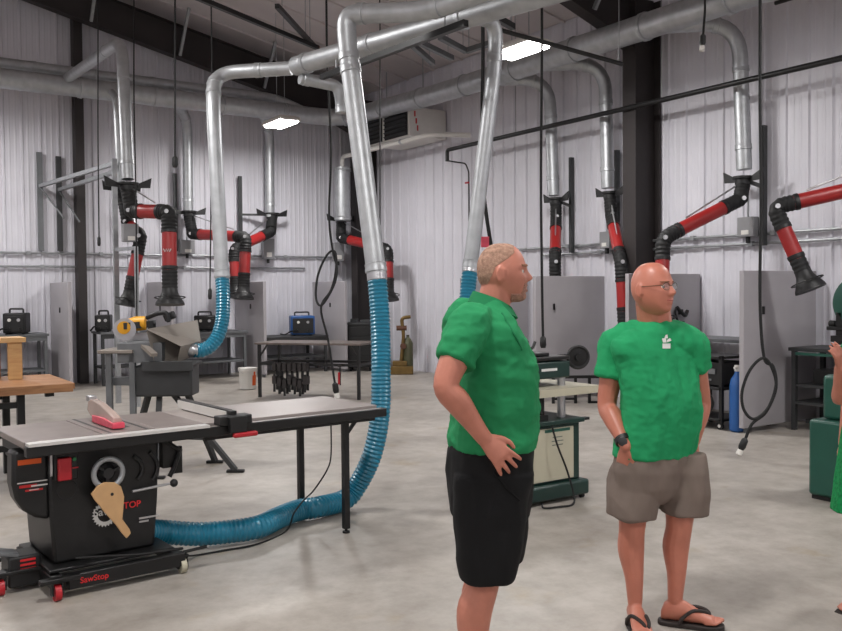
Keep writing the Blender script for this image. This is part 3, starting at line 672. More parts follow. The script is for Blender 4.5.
# blade guard and riving knife
rk = tp('riving_knife', M_BLKMET, MB().prism([(.533, .52, .86), (.533, .44, .86), (.533, .42, .97), (.533, .5, 1.0)], 0, (.004, 0, 0)), smooth=False)
gd = MB(); gs = []
for yy, z0, z1 in ((.10, .90, .93), (.2, .885, .955), (.34, .885, .985), (.5, .90, 1.0), (.56, .93, .985)):
    gs.append([V((.535 + sx*w, yy, z)) for sx, w, z in ((-1, .03, z0), (1, .03, z0), (1, .022, z1), (-1, .022, z1))])
gd.loft(gs); tp('guard_shroud', M_CLEAR, gd, rk, bevel=.006)
tp('guard_skirt', M_PINK, MB().loft([[V((.535 + sx*.036, yy, z)) for sx, z in ((-1, z0), (1, z0), (1, z1), (-1, z1))] for yy, z0, z1 in ((.08, .868, .90), (.25, .867, .915), (.45, .868, .91))]), rk, bevel=.004)
tp('guard_latch', M_ALU, MB().bounds(.513, .558, .53, .6, .98, 1.015), rk, bevel=.004)
# push stick hanging on the handwheel
Mi = mw(ts).inverted(); 
def on_front(zx, zy, v0):
    d = CF + CR * ((zx/2.87 - 421) / FPX) - CU * ((380 + zy/2.87 - 315.5) / FPX)
    o = Mi @ CC; dd = Mi.to_3x3() @ d; s = (v0 - o.y) / dd.y; return o + dd * s
outl = [(262, 328), (280, 305), (300, 294), (330, 294), (348, 306), (357, 335), (354, 375), (352, 400), (372, 428), (376, 440), (364, 455), (350, 440), (332, 415), (300, 380), (285, 360), (272, 345)]
pk = MB(); pk.prism([on_front(a, b, -.02) for a, b in outl], 0, (0, .014, 0)); pk.v = [mw(ts) @ p for p in pk.v]
pk = tag(pk.build('push_stick', M_PUSH, bevel=.003, smooth=False), 'tan wooden push stick hanging on the front of the black saw cabinet', 'push stick')
hp = mw(ts) @ on_front(322, 328, -.022); MB().cyl(hp, hp + V((0, .004, 0)), .009, 14).build('hole', M_BLACK, pk)

# hoses
def hose(label, path, r, m=M_TEAL, top=None):
    P = resample(spline(path, 10), .01); t = thing('flexible_hose', label, 'hose', min(P, key=lambda p: p.z), 0, 'teal dust hoses')
    corrugated(P, r, .03, .05, 18).build('hose_body', m, t)
    for e, q in ((P[0], P[4]), (P[-1], P[-5])):
        d = (q - e).normalized(); MB().lathe(e - d*.03, d, [(0, r*.9), (.001, r*1.06), (.05, r*1.06), (.055, r)], 18).build('hose_clamp', M_ALU, t)
ZH = .087
port = mw(ts) @ V((.70, .60, .26))
fl = [(357, 486, .13), (344, 500, ZH), (318, 507, ZH), (299, 510, ZH), (278, 518, ZH), (258, 527, ZH), (226, 532, ZH), (196, 534, .10)]
hose('long teal hose curving down and along the floor to the table saw', [HB, at(380, 320, D=6.72), at(381, 370, D=6.65), at(380, 415, D=6.62), at(372, 455, D=6.6)] + [at(a, b, Z=z) if a != 357 else at(a, b, D=6.62) for a, b, z in fl] + [at(160, 532, Z=.15), at(128, 532, Z=.22)], .074)
hose('teal hose bending from the drop duct into the grey dust hood', [hb, at(223, 295, D=8.3), at(222, 322, D=8.25), at(215, 341, D=8.2), at(203, 350, D=8.15), at(190, 350, D=8.1)], .065)
hose('teal hose dropping behind the man with hand on hip to the planer', [hc, at(467, 300, D=7.7), at(464, 335, D=7.6), at(470, 375, D=7.4), at(495, 400, D=7.2), at(522, 402, D=7.0)], .068)
t = thing('power_cord', 'thin black power cord trailing from the saw under its extension table', 'power cord', at(250, 540, Z=0))
MB().tube(spline([at(331, 424, D=6.2), at(331, 455, D=6.2), at(327, 470, D=6.25), at(314, 490, D=6.3), at(304, 500, Z=.185), at(294, 513, Z=.13), at(286, 531, Z=.012), at(257, 544, Z=.01), at(226, 550, Z=.01), at(198, 555, Z=.01), at(186, 556, Z=.05)], 8), .006, 6).build('cable', M_RUB, t)

# ------------------------------------------------------------------ wooden workbench on the left
c = at(75, 383, Z=.87); bx1, by0 = c.x, c.y
t = thing('wooden_workbench', 'varnished wooden workbench with black steel legs behind the saw', 'workbench', (bx1 - .95, by0 + .5, 0))
for k in range(6):
    MB().bounds(bx1 - 1.9, bx1, by0 + k*.175, by0 + k*.175 + .173, .82, .87).build('top_plank', M_BENCH, t, bevel=.003)
MB().bounds(bx1 - 1.9, bx1 - .02, by0 - .02, by0 - .001, .80, .868).build('front_edge', M_BENCH, t)
for xx in (bx1 - 1.7, bx1 - .42):
    for yy in (by0 + .1, by0 + .85): MB().bounds(xx - .03, xx + .03, yy - .03, yy + .03, 0, .82).build('leg', M_BLKMET, t, smooth=False)
    MB().bounds(xx - .02, xx + .02, by0 + .13, by0 + .82, .18, .22).build('side_rail', M_BLKMET, t, smooth=False)
for yy in (by0 + .1, by0 + .85):
    for z in (.68, .32): MB().bounds(bx1 - 1.67, bx1 - .45, yy - .02, yy + .02, z, z + .05).build('long_rail', M_BLKMET, t, smooth=False)
MB().box((bx1 - .2, by0 + .05, .79), (.07, .04, .05)).build('corner_bracket', M_BLKMET, t)
p = at(24, 377, D=7.95)
t = thing('pine_stand', 'unfinished pine board stand on the wooden workbench', 'wood stand', (p.x - .3, p.y + .1, .87), 0)
MB().bounds(p.x - .75, p.x + .02, p.y - .02, p.y + .28, 1.205, 1.25).build('top_board', M_PINE, t, bevel=.003)
for xx in (p.x - .13, p.x - .6): MB().bounds(xx, xx + .12, p.y, p.y + .035, .872, 1.204).build('upright', M_PINE, t, bevel=.003)
MB().bounds(p.x - .24, p.x - .16, p.y + .2, p.y + .24, .872, 1.204).build('back_upright', M_BENCH, t, bevel=.003)

# ------------------------------------------------------------------ miter saw station (local x = camera right, y = away)
MD = 8.1
mo = at(165, 400, D=MD); mo.z = 0
_mrz = math.radians(-34)
def lx(px): return (px - 165) * MD / FPX
def lz(py, px=165): return CAM_H - (py - (291.7 - (px - 165) * .0087)) * MD / FPX
t = thing('miter_saw_stand', 'dark grey folding miter saw stand with long beam and splayed legs', 'saw stand', mo, _mrz)
def lp(name, m, mb, parent=None, bevel=0.0, smooth=True): return mb.build(name, m, parent or t, local=True, bevel=bevel, smooth=smooth)
lp('beam', M_DKGREY, MB().bounds(lx(138), lx(196), -.14, .14, .70, .98), bevel=.02)
lp('side_shelf', M_TAN, MB().bounds(lx(106), lx(140), -.2, .2, 1.10, 1.13), bevel=.004)
lp('lower_beam', M_GREYST, MB().bounds(lx(111), lx(147), -.08, .08, .80, .87), bevel=.006)
for px in (115, 138): lp('shelf_post', M_GREYST, MB().bounds(lx(px)-.025, lx(px)+.025, -.16, -.11, .4, 1.1), smooth=False)
lp('tray', M_DKGREY, MB().bounds(lx(150), lx(200), -.22, .1, .985, 1.01).bounds(lx(150), lx(200), -.23, -.21, .94, 1.03), bevel=.004)
for x0, x1, y1 in ((lx(170), lx(240)-.03, -.1), (lx(160), lx(166), -.35), (lx(186), lx(205), .35), (lx(150), lx(118), .3)):
    lg = lp('leg', M_DKGREY, MB().bar((x0, 0, .75), (x1, y1, .02), .05, .04), smooth=False)
    lp('foot', M_RUB, MB().box((x1, y1, .012), (.16, .06, .024)), lg, bevel=.006)
lp('leg_brace', M_DKGREY, MB().bar((lx(163), -.2, .35), (lx(215), -.05, .3), .03, .03), smooth=False)
t = thing('miter_saw', 'yellow and black miter saw on the folding stand', 'miter saw', mo + V((0, 0, 1.012)), _mrz)
lp('base', M_GREYST, MB().bounds(lx(124), lx(168), -.16, .2, 0.0, .18).cyl((lx(146), 0, .0), (lx(146), 0, .19), .16, 24), bevel=.005)
lp('fence', M_ALU, MB().bounds(lx(120), lx(172), .08, .11, .18, .26))
lp('arm', M_DKGREY, MB().bar((lx(146), .22, .15), (lx(150), .1, .36), .07, .06).bar((lx(150), .1, .34), (lx(128), -.1, .33), .05, .06), smooth=False)
lp('motor_housing', M_YEL, MB().lathe((lx(146), .06, .35), (-1, -.15, -.05), [(0, .04), (.01, .065), (.1, .068), (.14, .055), (.2, .045), (.215, .02)], 18))
lp('blade_guard', M_YEL, MB().lathe((lx(128), -.07, .315), (.25, -1, 0), [(0, .02), (.002, .058), (.035, .058), (.037, .02)], 24))
lp('blade', M_ALU, MB().lathe((lx(129), -.085, .30), (.25, -1, 0), [(0, .1), (.003, .1)], 30))
lp('handle', M_BLACK, MB().tube(rounded([(lx(148), .0, .40), (lx(160), -.05, .44), (lx(170), -.06, .45), (lx(172), -.06, .36)], .03), .022, 10).box((lx(168), .1, .41), (.1, .08, .07), M=Matrix.Rotation(-.4, 4, 'Y')), bevel=.01)
lp('side_wing', M_TAN, MB().bar((lx(146), -.1, .17), (lx(165), -.3, .08), .06, .03))
dh = thing('dust_hood', 'grey sheet metal dust hood funnelling into the teal hose', 'dust hood', mo + V((0, 0, .98)), _mrz)
hood = MB()
def hp_(px, py, y): return V((lx(px) * (1 + y/MD), y, CAM_H + (lz(py, px) - CAM_H) * (1 + y/MD) - .98))
A_ = [hp_(154, 329, -.2), hp_(188, 346, -.2), hp_(183, 363, -.16), hp_(160, 362, -.16)]
B_ = [hp_(192, 320, .22), hp_(198, 341, .12), hp_(196, 353, .12), hp_(190, 352, .2)]
hood.add(A_ + B_, [(0, 1, 5, 4), (1, 2, 6, 5), (2, 3, 7, 6), (3, 0, 4, 7), (4, 5, 6, 7)]); o = hood.build('funnel', M_TAN, dh, local=True, smooth=False)
sd_ = o.modifiers.new('sheet', 'SOLIDIFY'); sd_.thickness = .004; sd_.offset = 0
MB().cyl((lx(189), 0, .13), (lx(197), .03, .13), .06, 18).build('outlet_collar', M_ALU, dh, local=True)
MB().bounds(lx(160), lx(195), -.05, .15, .0, .02).build('mounting_foot', M_DKGREY, dh, local=True)

# ------------------------------------------------------------------ planer
px0 = V((4.62, 5.28, 0))
t = thing('thickness_planer', 'green thickness planer with cream tables on a cabinet stand', 'planer', px0)
lp('base', M_DKGREEN, MB().bounds(-.34, .33, -.30, .28, .03, .15), bevel=.02)
for sx in (-.3, .28):
    for sy in (-.26, .24): lp('caster', M_RUB, MB().cyl((sx-.015, sy, .02), (sx+.015, sy, .02), .02, 12))
cbn = lp('cabinet', M_DKGREEN, MB().bounds(-.28, .27, -.25, .22, .15, .60), bevel=.012)
pn = lp('cream_panel', M_CREAM, MB().bounds(-.215, .20, -.2565, -.25, .17, .575), bevel=.002)
for k, (w, zz) in enumerate(((.26, .545), (.10, .50), (.12, .47), (.11, .44))):
    lp('print_line', M_GREYPRINT if k else M_GREENM, MB().bounds(.03 - w/2, .03 + w/2, -.2585, -.2565, zz, zz + (.022 if k == 0 else .007)), pn)
lp('stand_top', M_DKGREEN, MB().bounds(-.31, .30, -.28, .25, .60, .635), bevel=.006)
lp('stand_latch', M_BLACK, MB().bounds(.27, .36, -.27, -.22, .61, .63))
for (xx, yy, m_) in ((.17, -.15, M_ALU), (-.19, -.15, M_BLKMET), (.17, .15, M_ALU), (-.19, .15, M_ALU)):
    lp('column', m_, MB().cyl((xx, yy, .635), (xx, yy, 1.0), .032, 14))
lp('front_screw', M_BLKMET, MB().cyl((-.10, -.22, .635), (-.10, -.22, .85), .022, 10).bounds(-.14, -.06, -.25, -.19, .635, .68))
lp('table', M_CREAM, MB().bounds(-.34, .42, -.34, .34, .855, .885), bevel=.006)
lp('table_edge', M_CREAM, MB().bounds(-.34, .42, -.345, -.339, .83, .887))
hd = lp('cutter_head', M_DKGREEN, MB().bounds(-.26, .22, -.2, .2, .95, 1.08), bevel=.012)
lp('name_strip', M_WPRINT, MB().bounds(-.08, .08, -.203, -.2, 1.01, 1.03), hd)
lp('red_knob', M_REDPL, MB().ellipsoid((-.16, -.215, 1.0), (.025, .025, .025)), hd)
lp('top_frame', M_BLKMET, MB().bounds(-.26, .22, -.2, .2, 1.09, 1.12).bounds(-.12, .05, -.15, .1, 1.12, 1.15), bevel=.008)
lp('head_post', M_BLKMET, MB().bounds(-.26, -.19, -.18, .1, 1.08, 1.25).tube([(-.2, -.1, 1.12), (-.12, -.15, 1.2), (-.1, -.15, 1.24)], .012, 8))
whl = lp('hand_wheel', M_BLACK, MB().ring((.335, -.17, 1.10), (-.4, -.9, 0), .085, .014, 32, 8))
lp('wheel_disc', M_BLKMET, MB().lathe((.335, -.165, 1.10), (-.4, -.9, 0), [(0, .078), (.008, .078), (.012, .03), (.04, .03)], 24), whl)
lp('wheel_shaft', M_BLKMET, MB().tube([(.2, .0, 1.10), (.36, .0, 1.1), (.335, -.16, 1.10)], .015, 8), whl)
tag(MB().tube(spline([px0 + V(q) for q in ((-.05, -.28, .6), (-.02, -.31, .45), (.06, -.33, .25), (.1, -.36, .06), (.03, -.42, .012), (-.1, -.42, .012), (-.22, -.38, .012), (-.2, -.33, .03))], 8), .008, 6).build('planer_cord', M_RUB), 'grey cable drooping down the front of the planer stand', 'power cord')
# low black trestle behind the planer
p = at(602, 403, Z=0)
t = thing('low_trestle', 'low black steel trestle behind the planer', 'trestle', p, math.radians(-34))
lp('top_bar', M_BLKMET, MB().bounds(-.75, .02, -.03, .03, .36, .40), smooth=False)
for xx in (-.7, -.38, -.18, -.02): lp('leg', M_BLKMET, MB().bounds(xx-.02, xx+.02, -.02, .02, 0, .36), smooth=False)
lp('foot_rail', M_BLKMET, MB().bounds(-.2, 0, -.02, .02, .0, .03).bounds(-.7, -.38, -.02, .02, .05, .08), smooth=False)

# ------------------------------------------------------------------ bandsaw at the right edge
b0 = V((6.3, 3.4, 0))
t = thing('bandsaw', 'green enamelled bandsaw with cabinet base and round wheel cover', 'bandsaw', b0)
lp('base_cabinet', M_GREENM, MB().bounds(0, .7, 0, .57, .03, .62), bevel=.025)
lp('plinth', M_BLKMET, MB().bounds(.02, .68, .02, .55, 0, .03))
lp('wheel_box', M_GREENM, MB().bounds(.07, .6, -.03, .50, .62, .965), bevel=.03)
lp('saw_table', M_IRON, MB().bounds(.05, .62, -.25, .18, 1.0, 1.03).bounds(.2, .4, -.15, .1, .965, 1.0), bevel=.004)
lp('column', M_GREENM, MB().bounds(.25, .5, .0, .16, .96, 1.45), bevel=.03)
wc = lp('wheel_cover', M_GREENM, MB().lathe((.1, .24, 1.52), (1, 0, 0), [(0, .17), (.01, .2), (.03, .21), (.2, .21), (.22, .19)], 36), bevel=.0)
lp('cover_knob', M_BLACK, MB().cyl((.1, .24, 1.52), (.07, .24, 1.52), .03, 14), wc)
lp('blade_guide', M_BLKMET, MB().bounds(.1, .15, .36, .41, 1.2, 1.45).bounds(.08, .17, .33, .44, 1.22, 1.27).bounds(.09, .16, .34, .48, 1.31, 1.34).cyl((.12, .42, 1.36), (.12, .47, 1.36), .025, 10), bevel=.005)

# ------------------------------------------------------------------ benches and machines along the walls
def wall_bench(label, x0, x1, y0, y1, z, top_m, leg_m, shelf=True, back=None):
    t = thing('wall_bench', label, 'workbench', ((x0+x1)/2, (y0+y1)/2, 0), 0, 'booth benches along the walls')
    MB().bounds(x0, x1, y0, y1, z - .04, z).build('top', top_m, t, bevel=.004)
    for xx in (x0 + .05, x1 - .05):
        for yy in (y0 + .05, y1 - .05): MB().bounds(xx-.025, xx+.025, yy-.025, yy+.025, 0, z-.04).build('leg', leg_m, t, smooth=False)
    if shelf: MB().bounds(x0 + .03, x1 - .03, y0 + .03, y1 - .03, .3, .33).build('shelf', leg_m, t)
    MB().bounds(x0 + .03, x1 - .03, y0 + .02, y0 + .05, z - .12, z - .04).build('apron', leg_m, t, smooth=False)
    return t
wall_bench('grey steel booth bench at the far left of the end wall', 1.75, 3.15, 16.1, 16.8, .95, M_GREYST, M_GREYST)
wall_bench('grey steel booth bench behind the strut frame', 3.95, 4.95, 15.9, 16.55, .95, M_GREYST, M_DKGREY)
wall_bench('grey steel booth bench behind the dust hood hose', 5.25, 6.7, 15.9, 16.8, .89, M_GREYST, M_GREYST)
wall_bench('dark booth bench carrying the blue welding machine', 7.0, 8.45, 15.9, 16.8, .74, M_DKGREY, M_DKGREY)
wall_bench('grey booth bench behind the black cart', 9.2, 9.82, 6.3, 7.7, 1.0, M_GREYST, M_DKGREY, False)
rb = wall_bench('dark steel booth bench with lower shelf behind the bandsaw', 9.15, 9.82, 4.6, 6.02, .95, M_DKGREY, M_DKGREY)
MB().bounds(9.2, 9.8, 4.7, 5.95, .5, .53).build('middle_shelf', M_DKGREY, rb)
MB().bounds(9.11, 9.15, 4.62, 5.9, .87, .9).build('green_rail', M_GREENM, rb)
MB().bounds(9.3, 9.7, 5.0, 5.8, .53, .7).build('stored_block', M_BLKMET, rb)

def welder(px, py, Y, w, h, m, label, zb):
    p = at(px, py, Y=Y); p.z = zb
    t = thing('welding_machine', label, 'welding machine', p, math.radians(-20), 'welding machines on the booth benches')
    lp2 = lambda n_, m_, mb_, par=None, bevel=0.0: mb_.build(n_, m_, par or t, local=True, bevel=bevel)
    lp2('case', m, MB().bounds(-w/2, w/2, -.22, .22, .02, h), bevel=.02)
    lp2('front_panel', M_BLACK, MB().bounds(-w/2 + .03, w/2 - .03, -.235, -.22, .05, h - .05), bevel=.006)
    lp2('carry_handle', M_BLACK, MB().tube(rounded([(-w*.3, 0, h - .01), (-w*.3, 0, h + .07), (w*.3, 0, h + .07), (w*.3, 0, h - .01)], .03), .016, 8))
    for k in (-1, 1):
        lp2('dial', M_WHITE if k < 0 else M_ALU, MB().cyl((k*w*.2, -.235, h*.68), (k*w*.2, -.255, h*.68), .028, 12))
        lp2('socket', M_BLKMET, MB().cyl((k*w*.22, -.235, h*.25), (k*w*.22, -.27, h*.25), .03, 12))
        lp2('skid', M_RUB, MB().bounds(k*w*.35-.02, k*w*.35+.02, -.2, .2, 0, .02))
    lp2('torch_lead', M_RUB, MB().tube(spline([(-w*.22, -.27, h*.25), (-w*.5, -.33, .1), (-w*.75, -.2, .03), (-w*.9, .05, .03)], 6), .014, 8))
    return t
welder(17, 332, 16.35, .36, .36, M_BLACK, 'black welding machine with white label behind the pine stand', .95)
welder(104, 332, 16.2, .26, .3, M_BLACK, 'small black welding machine behind the grey strut post', .95)
welder(205, 331, 16.3, .4, .3, M_BLACK, 'black welding machine behind the dust hood hose', .89)
welder(302, 337, 16.25, .48, .4, M_BLUE, 'blue welding machine on the dark booth bench', .74)

# steel fabrication table with clamps
wt = at(260, 397, Z=0)
_wa = math.atan2(at(359, 400, Z=0).y - wt.y, at(359, 400, Z=0).x - wt.x); wl = (at(359, 400, Z=0) - wt).length
t = thing('steel_table', 'dark steel fabrication table with open legs in mid shop', 'table', wt, _wa)
lp('top_plate', mat('mill_scale_plate', (.42, .38, .36), .45, .3, .15, 6), MB().bounds(-.06, wl + .06, -.05, .7, .82, .85), bevel=.003)
for xx, yy in ((0, 0), (wl, 0), (.03, .64), (wl, .64)): lp('leg', M_BLKMET, MB().bounds(xx-.022, xx+.022, yy-.022, yy+.022, 0, .82), smooth=False)
lp('front_rail', M_BLKMET, MB().bounds(0, wl, -.02, .02, .5, .54), smooth=False)
lp('back_rail', M_BLKMET, MB().bounds(0, wl, .62, .66, .5, .54), smooth=False)
for xx in (0, wl): lp('side_rail', M_BLKMET, MB().bounds(xx-.02, xx+.02, 0, .64, .5, .54), smooth=False)
for xx, s in ((0, 1), (wl, -1)): lp('knee_brace', M_BLKMET, MB().bar((xx, 0, .62), (xx + s*.14, 0, .82), .025, .025), smooth=False)
T0 = mw(t)
for k in range(7):
    xx = .33 + k * .085; ln = .42 + .03*((k*7) % 3)
    c = thing('bar_clamp', 'dark bar clamp hanging in a row on the steel table rail' if k else 'dark hooked bar clamp at the end of the hanging row', 'clamp', T0 @ V((xx, -.062, .55 - ln)), _wa, 'bar clamps on the steel table')
    MB().bounds(-.02, .02, -.008, .008, 0, ln).build('bar', M_BLKMET, c, local=True, smooth=False)
    MB().bounds(-.028, .028, -.12, .04, ln - .012, ln - .0)\
        .bounds(-.028, .028, -.12, -.0, ln - .12, ln - .012).build('fixed_jaw', M_DARKSTEEL, c, local=True, bevel=.004)
    MB().bounds(-.03, .03, -.12, .015, .1, .22).build('sliding_jaw', M_DARKSTEEL, c, local=True, bevel=.004)
    MB().cyl((0, -.1, -.02), (0, -.1, .25), .02, 8).build('screw', M_BLKMET, c, local=True)
c = thing('bar_clamp', 'red handled clamp hanging on the steel table beside the cord plug', 'clamp', T0 @ V((wl*.83, -.05, .22)), _wa, 'bar clamps on the steel table')
MB().bounds(-.01, .01, -.006, .006, 0, .32).build('bar', M_BLKMET, c, local=True); MB().cyl((0, -.05, .02), (0, -.05, .2), .018, 8).build('grip', M_REDPL, c, local=True)
MB().bounds(-.012, .012, -.07, .03, .28, .31).build('fixed_jaw', M_DARKSTEEL, c, local=True)

# bucket
p = at(248, 389, Z=0)
t = thing('plastic_bucket', 'white plastic bucket with orange print on the floor', 'bucket', p)
lp('pail', M_WHITE, MB().lathe((0, 0, 0), (0, 0, 1), [(0, .12), (.01, .135), (.3, .15), (.31, .158), (.36, .158), (.36, .145), (.05, .125)], 28))
pr = MB(); a0 = math.radians(-102)
for i, (z0, z1, d0, d1) in enumerate(((.07, .24, .35, .95), (.24, .3, .5, .8))):
    ring0 = []
    for k in range(9):
        a = a0 + d0 + (d1-d0)*k/8
        for z in (z0, z1): ring0.append(V(((.138 + z*.048)*math.cos(a), (.138 + z*.048)*math.sin(a), z)))
    pr.add(ring0, [(2*k, 2*k+2, 2*k+3, 2*k+1) for k in range(8)])
lp('orange_print', M_ORANGE, pr)
lp('bail', M_ALU, MB().tube([V((.16*math.cos(a), -.02 - .1*math.sin(a), .33 - .08*math.sin(a))) for a in [PI*i/12 for i in range(13)]], .004, 6))

# black cart and tool chest in the corner, torch stand
p = at(355, 377, Z=0)
t = thing('tool_chest', 'black tool chest standing by the corner column', 'tool chest', (9.03, 15.7, 0), math.radians(-34))
lp('body', M_BLACK, MB().bounds(-.2, .3, -.25, .25, .08, .95), bevel=.012)
for k in range(4): lp('drawer', M_BLKMET, MB().bounds(-.18, .28, -.262, -.25, .12 + k*.2, .30 + k*.2), bevel=.004)
lp('top_tray', M_DKGREY, MB().bounds(-.22, .32, -.27, .27, .95, .99).bounds(-.15, .0, -.1, .1, .99, 1.06).bounds(.05, .25, -.15, .12, .99, 1.04), bevel=.005)
for xx in (-.15, .25): lp('caster', M_RUB, MB().cyl((xx-.02, -.18, .04), (xx+.02, -.18, .04), .04, 12).cyl((xx-.02, .18, .04), (xx+.02, .18, .04), .04, 12))
p = at(402, 374, Z=0)
t = thing('torch_stand', 'rusty brown pipe stand beside the teal hose at the long wall', 'pipe stand', p, math.radians(-34))
lp('base', M_BRASS, MB().bounds(-.22, .22, -.15, .15, 0, .16).bounds(-.18, .1, -.1, .1, .16, .26), bevel=.01)
lp('mast', M_BRASS, MB().tube(rounded([(-.02, 0, .2), (.04, 0, .75), (.0, 0, 1.1), (.18, 0, 1.12)], .08), .035, 10))
M_RUST = mat('rust_red', (.36, .24, .18), .6, .2, .2)
lp('valve', M_RUST, MB().cyl((-.1, 0, .9), (.1, 0, .9), .05, 12)); lp('valve', M_RUST, MB().cyl((.03, -.1, .55), (.03, .1, .55), .06, 12))
lp('cylinder_tank', mat('olive_drab', (.30, .30, .20), .5, 0, .15), MB().lathe((.12, .05, .1), (0, 0, 1), [(0, .06), (.02, .1), (.5, .1), (.58, .06), (.62, .03), (.66, .03)], 18))
p = at(722, 431, Z=0); p = V((8.72, 6.69, 0))
t = thing('welder_cart', 'black two shelf welder cart with coiled cables behind the bald man', 'cart', p, 0)
lp('frame', M_BLKMET, MB().bounds(-.25, -.21, -.28, -.24, .08, .86).bounds(.21, .25, -.28, -.24, .08, .86).bounds(-.25, -.21, .24, .28, .08, .86).bounds(.21, .25, .24, .28, .08, .86), smooth=False)
for z in (.1, .46, .82): lp('shelf', M_BLACK, MB().bounds(-.25, .25, -.28, .28, z, z+.03), bevel=.004)
lp('power_unit', M_BLACK, MB().bounds(-.2, .2, -.22, .22, .5, .78), bevel=.015)
lp('unit_face', M_GREYST, MB().bounds(-.215, -.2, -.16, .16, .64, .7).bounds(-.215, -.2, -.1, .1, .56, .58))
for k in range(4): lp('cable_coil', M_RUB, MB().ring((-.24 - k*.006, -.02*k, .3), (1, .1*k, 0), .15 - .02*k, .012, 28, 6))
for sy in (-.22, .22):
    for sx in (-.2, .2):
        w_ = lp('caster', M_RUB, MB().cyl((sx-.015, sy, .045), (sx+.015, sy, .045), .045, 14)); lp('hub', M_WHITE, MB().cyl((sx-.02, sy, .045), (sx+.02, sy, .045), .02, 10), w_)
p = V((8.56, 6.27, 0))
t = thing('gas_cylinder', 'blue gas cylinder standing beside the black welder cart', 'gas cylinder', p)
lp('body', M_BLUE, MB().lathe((0, 0, 0), (0, 0, 1), [(0, .06), (.02, .085), (.52, .085), (.6, .07), (.66, .03), (.7, .025)], 20))
lp('valve', M_WHITE, MB().cyl((0, 0, .69), (0, 0, .76), .03, 12).cyl((-.05, 0, .73), (.05, 0, .73), .015, 8))
p = at(679, 313, Y=7.8)
t = thing('torch_holder', 'black torch hung on the grey divider behind the bald man', 'torch', (p.x, 7.79, p.z))
MB().tube(spline([V((-.08, -.02, .08)), V((0, -.04, .0)), V((.07, -.04, -.03)), V((.12, -.03, .03))], 6), .026, 8).build('torch_body', M_BLACK, t, local=True)
MB().tube(spline([V((-.08, -.02, .08)), V((-.11, -.02, .0)), V((-.05, -.03, -.12)), V((.05, -.03, -.12))], 6), .014, 8).build('torch_lead', M_RUB, t, local=True)
MB().bounds(-.03, .03, -.035, 0.0, -.02, .05).build('hook', M_BLKMET, t, local=True)
# ------------------------------------------------------------------ people
M_SKIN = mat('sunburnt_skin', (.72, .465, .39), .48, 0, .09, 14, bump=.05, bscale=80, spec=.4)
M_SKIN2 = mat('ruddy_skin', (.735, .46, .38), .4, 0, .06, 14, bump=.05, bscale=80, spec=.5)
M_SHIRT = mat('green_polo_knit', (.15, .51, .32), .85, 0, .05, 8, bump=.12, bscale=240, spec=.2)
M_TEE = mat('green_tee_cotton', (.15, .58, .37), .85, 0, .05, 8, bump=.12, bscale=240, spec=.2)
M_COLLAR = mat('green_collar_rib', (.13, .46, .29), .85, 0, .05, 8, bump=.2, bscale=300, spec=.2)
M_BSHORT = mat('black_shorts_cloth', (.065, .065, .07), .8, 0, .12, 8, bump=.1, bscale=200, spec=.25)
M_KSHORT = mat('khaki_grey_shorts_cloth', (.47, .42, .39), .85, 0, .06, 10, bump=.12, bscale=200, spec=.2)
M_HAIR = mat('short_grey_hair', (.63, .50, .43), .85, 0, .3, 70, bump=.5, bscale=300, spec=.2)
M_STUB = mat('pale_stubble', (.70, .54, .46), .8, 0, .2, 80, bump=.5, bscale=300, spec=.2)
M_BEARD = mat('grey_beard', (.67, .50, .44), .85, 0, .25, 80, bump=.6, bscale=300, spec=.2)
M_BROW = mat('sandy_brow', (.55, .38, .29), .8, 0, .2, 60)
M_EYE = mat('eye_white', (.80, .78, .75), .2, 0, .02, 5)
M_IRIS = mat('iris', (.16, .18, .2), .2, 0, .1, 5)
M_LIP = mat('lip', (.68, .36, .32), .45, 0, .05, 20)
M_SOLE = mat('dark_flip_flop', (.17, .14, .13), .7, 0, .15, 20)
M_LACE = mat('green_lace', (.10, .50, .28), .85, 0, .3, 60, bump=.8, bscale=70, spec=.2)
M_WIRE = mat('glasses_wire', (.35, .30, .24), .3, .8, .05, 5)
M_LENSG = mat('spectacle_lens', (.85, .85, .85), .05, 0, .0, 5, alpha=.12)

def remeshed(mb, name, voxel, smooth_it=3, disp=None):
    """union of closed shapes -> one continuous surface"""
    me0 = mb.mesh(name + '_src', smooth=False); o = bpy.data.objects.new(name + '_src', me0); COL.objects.link(o)
    r = o.modifiers.new('r', 'REMESH'); r.mode = 'VOXEL'; r.voxel_size = voxel; r.adaptivity = 0
    if smooth_it:
        s = o.modifiers.new('s', 'SMOOTH'); s.factor = .5; s.iterations = smooth_it
    me = bpy.data.meshes.new_from_object(o.evaluated_get(bpy.context.evaluated_depsgraph_get()))
    bpy.data.objects.remove(o); bpy.data.meshes.remove(me0)
    if disp:
        nr = [v.normal.copy() for v in me.vertices]
        for v, n in zip(me.vertices, nr): v.co = v.co + n * disp(v.co)
    me.shade_smooth(); me.name = name
    return me
def obj_mesh(name, me, m, parent):
    me.materials.clear(); me.materials.append(m); o = bpy.data.objects.new(name, me); COL.objects.link(o); o.parent = parent; return o
def ell(c, hw, hd, n=28, p=2.3, tilt=0.0):
    """superellipse ring, x half width, y half depth"""
    out = []
    for k in range(n):
        a = 2*PI*k/n; ca, sa = math.cos(a), math.sin(a)
        out.append(V((c[0] + hw*math.copysign(abs(ca)**(2/p), ca), c[1] + hd*math.copysign(abs(sa)**(2/p), sa), c[2] + tilt*sa)))
    return out
def limb(mb, pts, rad, n=16, sub=5):
    P = spline(pts, sub); R = [r.x for r in spline([V((r, 0, 0)) for r in rad], sub)]; mb.tube(P, R, n)
    mb.ellipsoid(P[0], (R[0],)*3); mb.ellipsoid(P[-1], (R[-1],)*3)

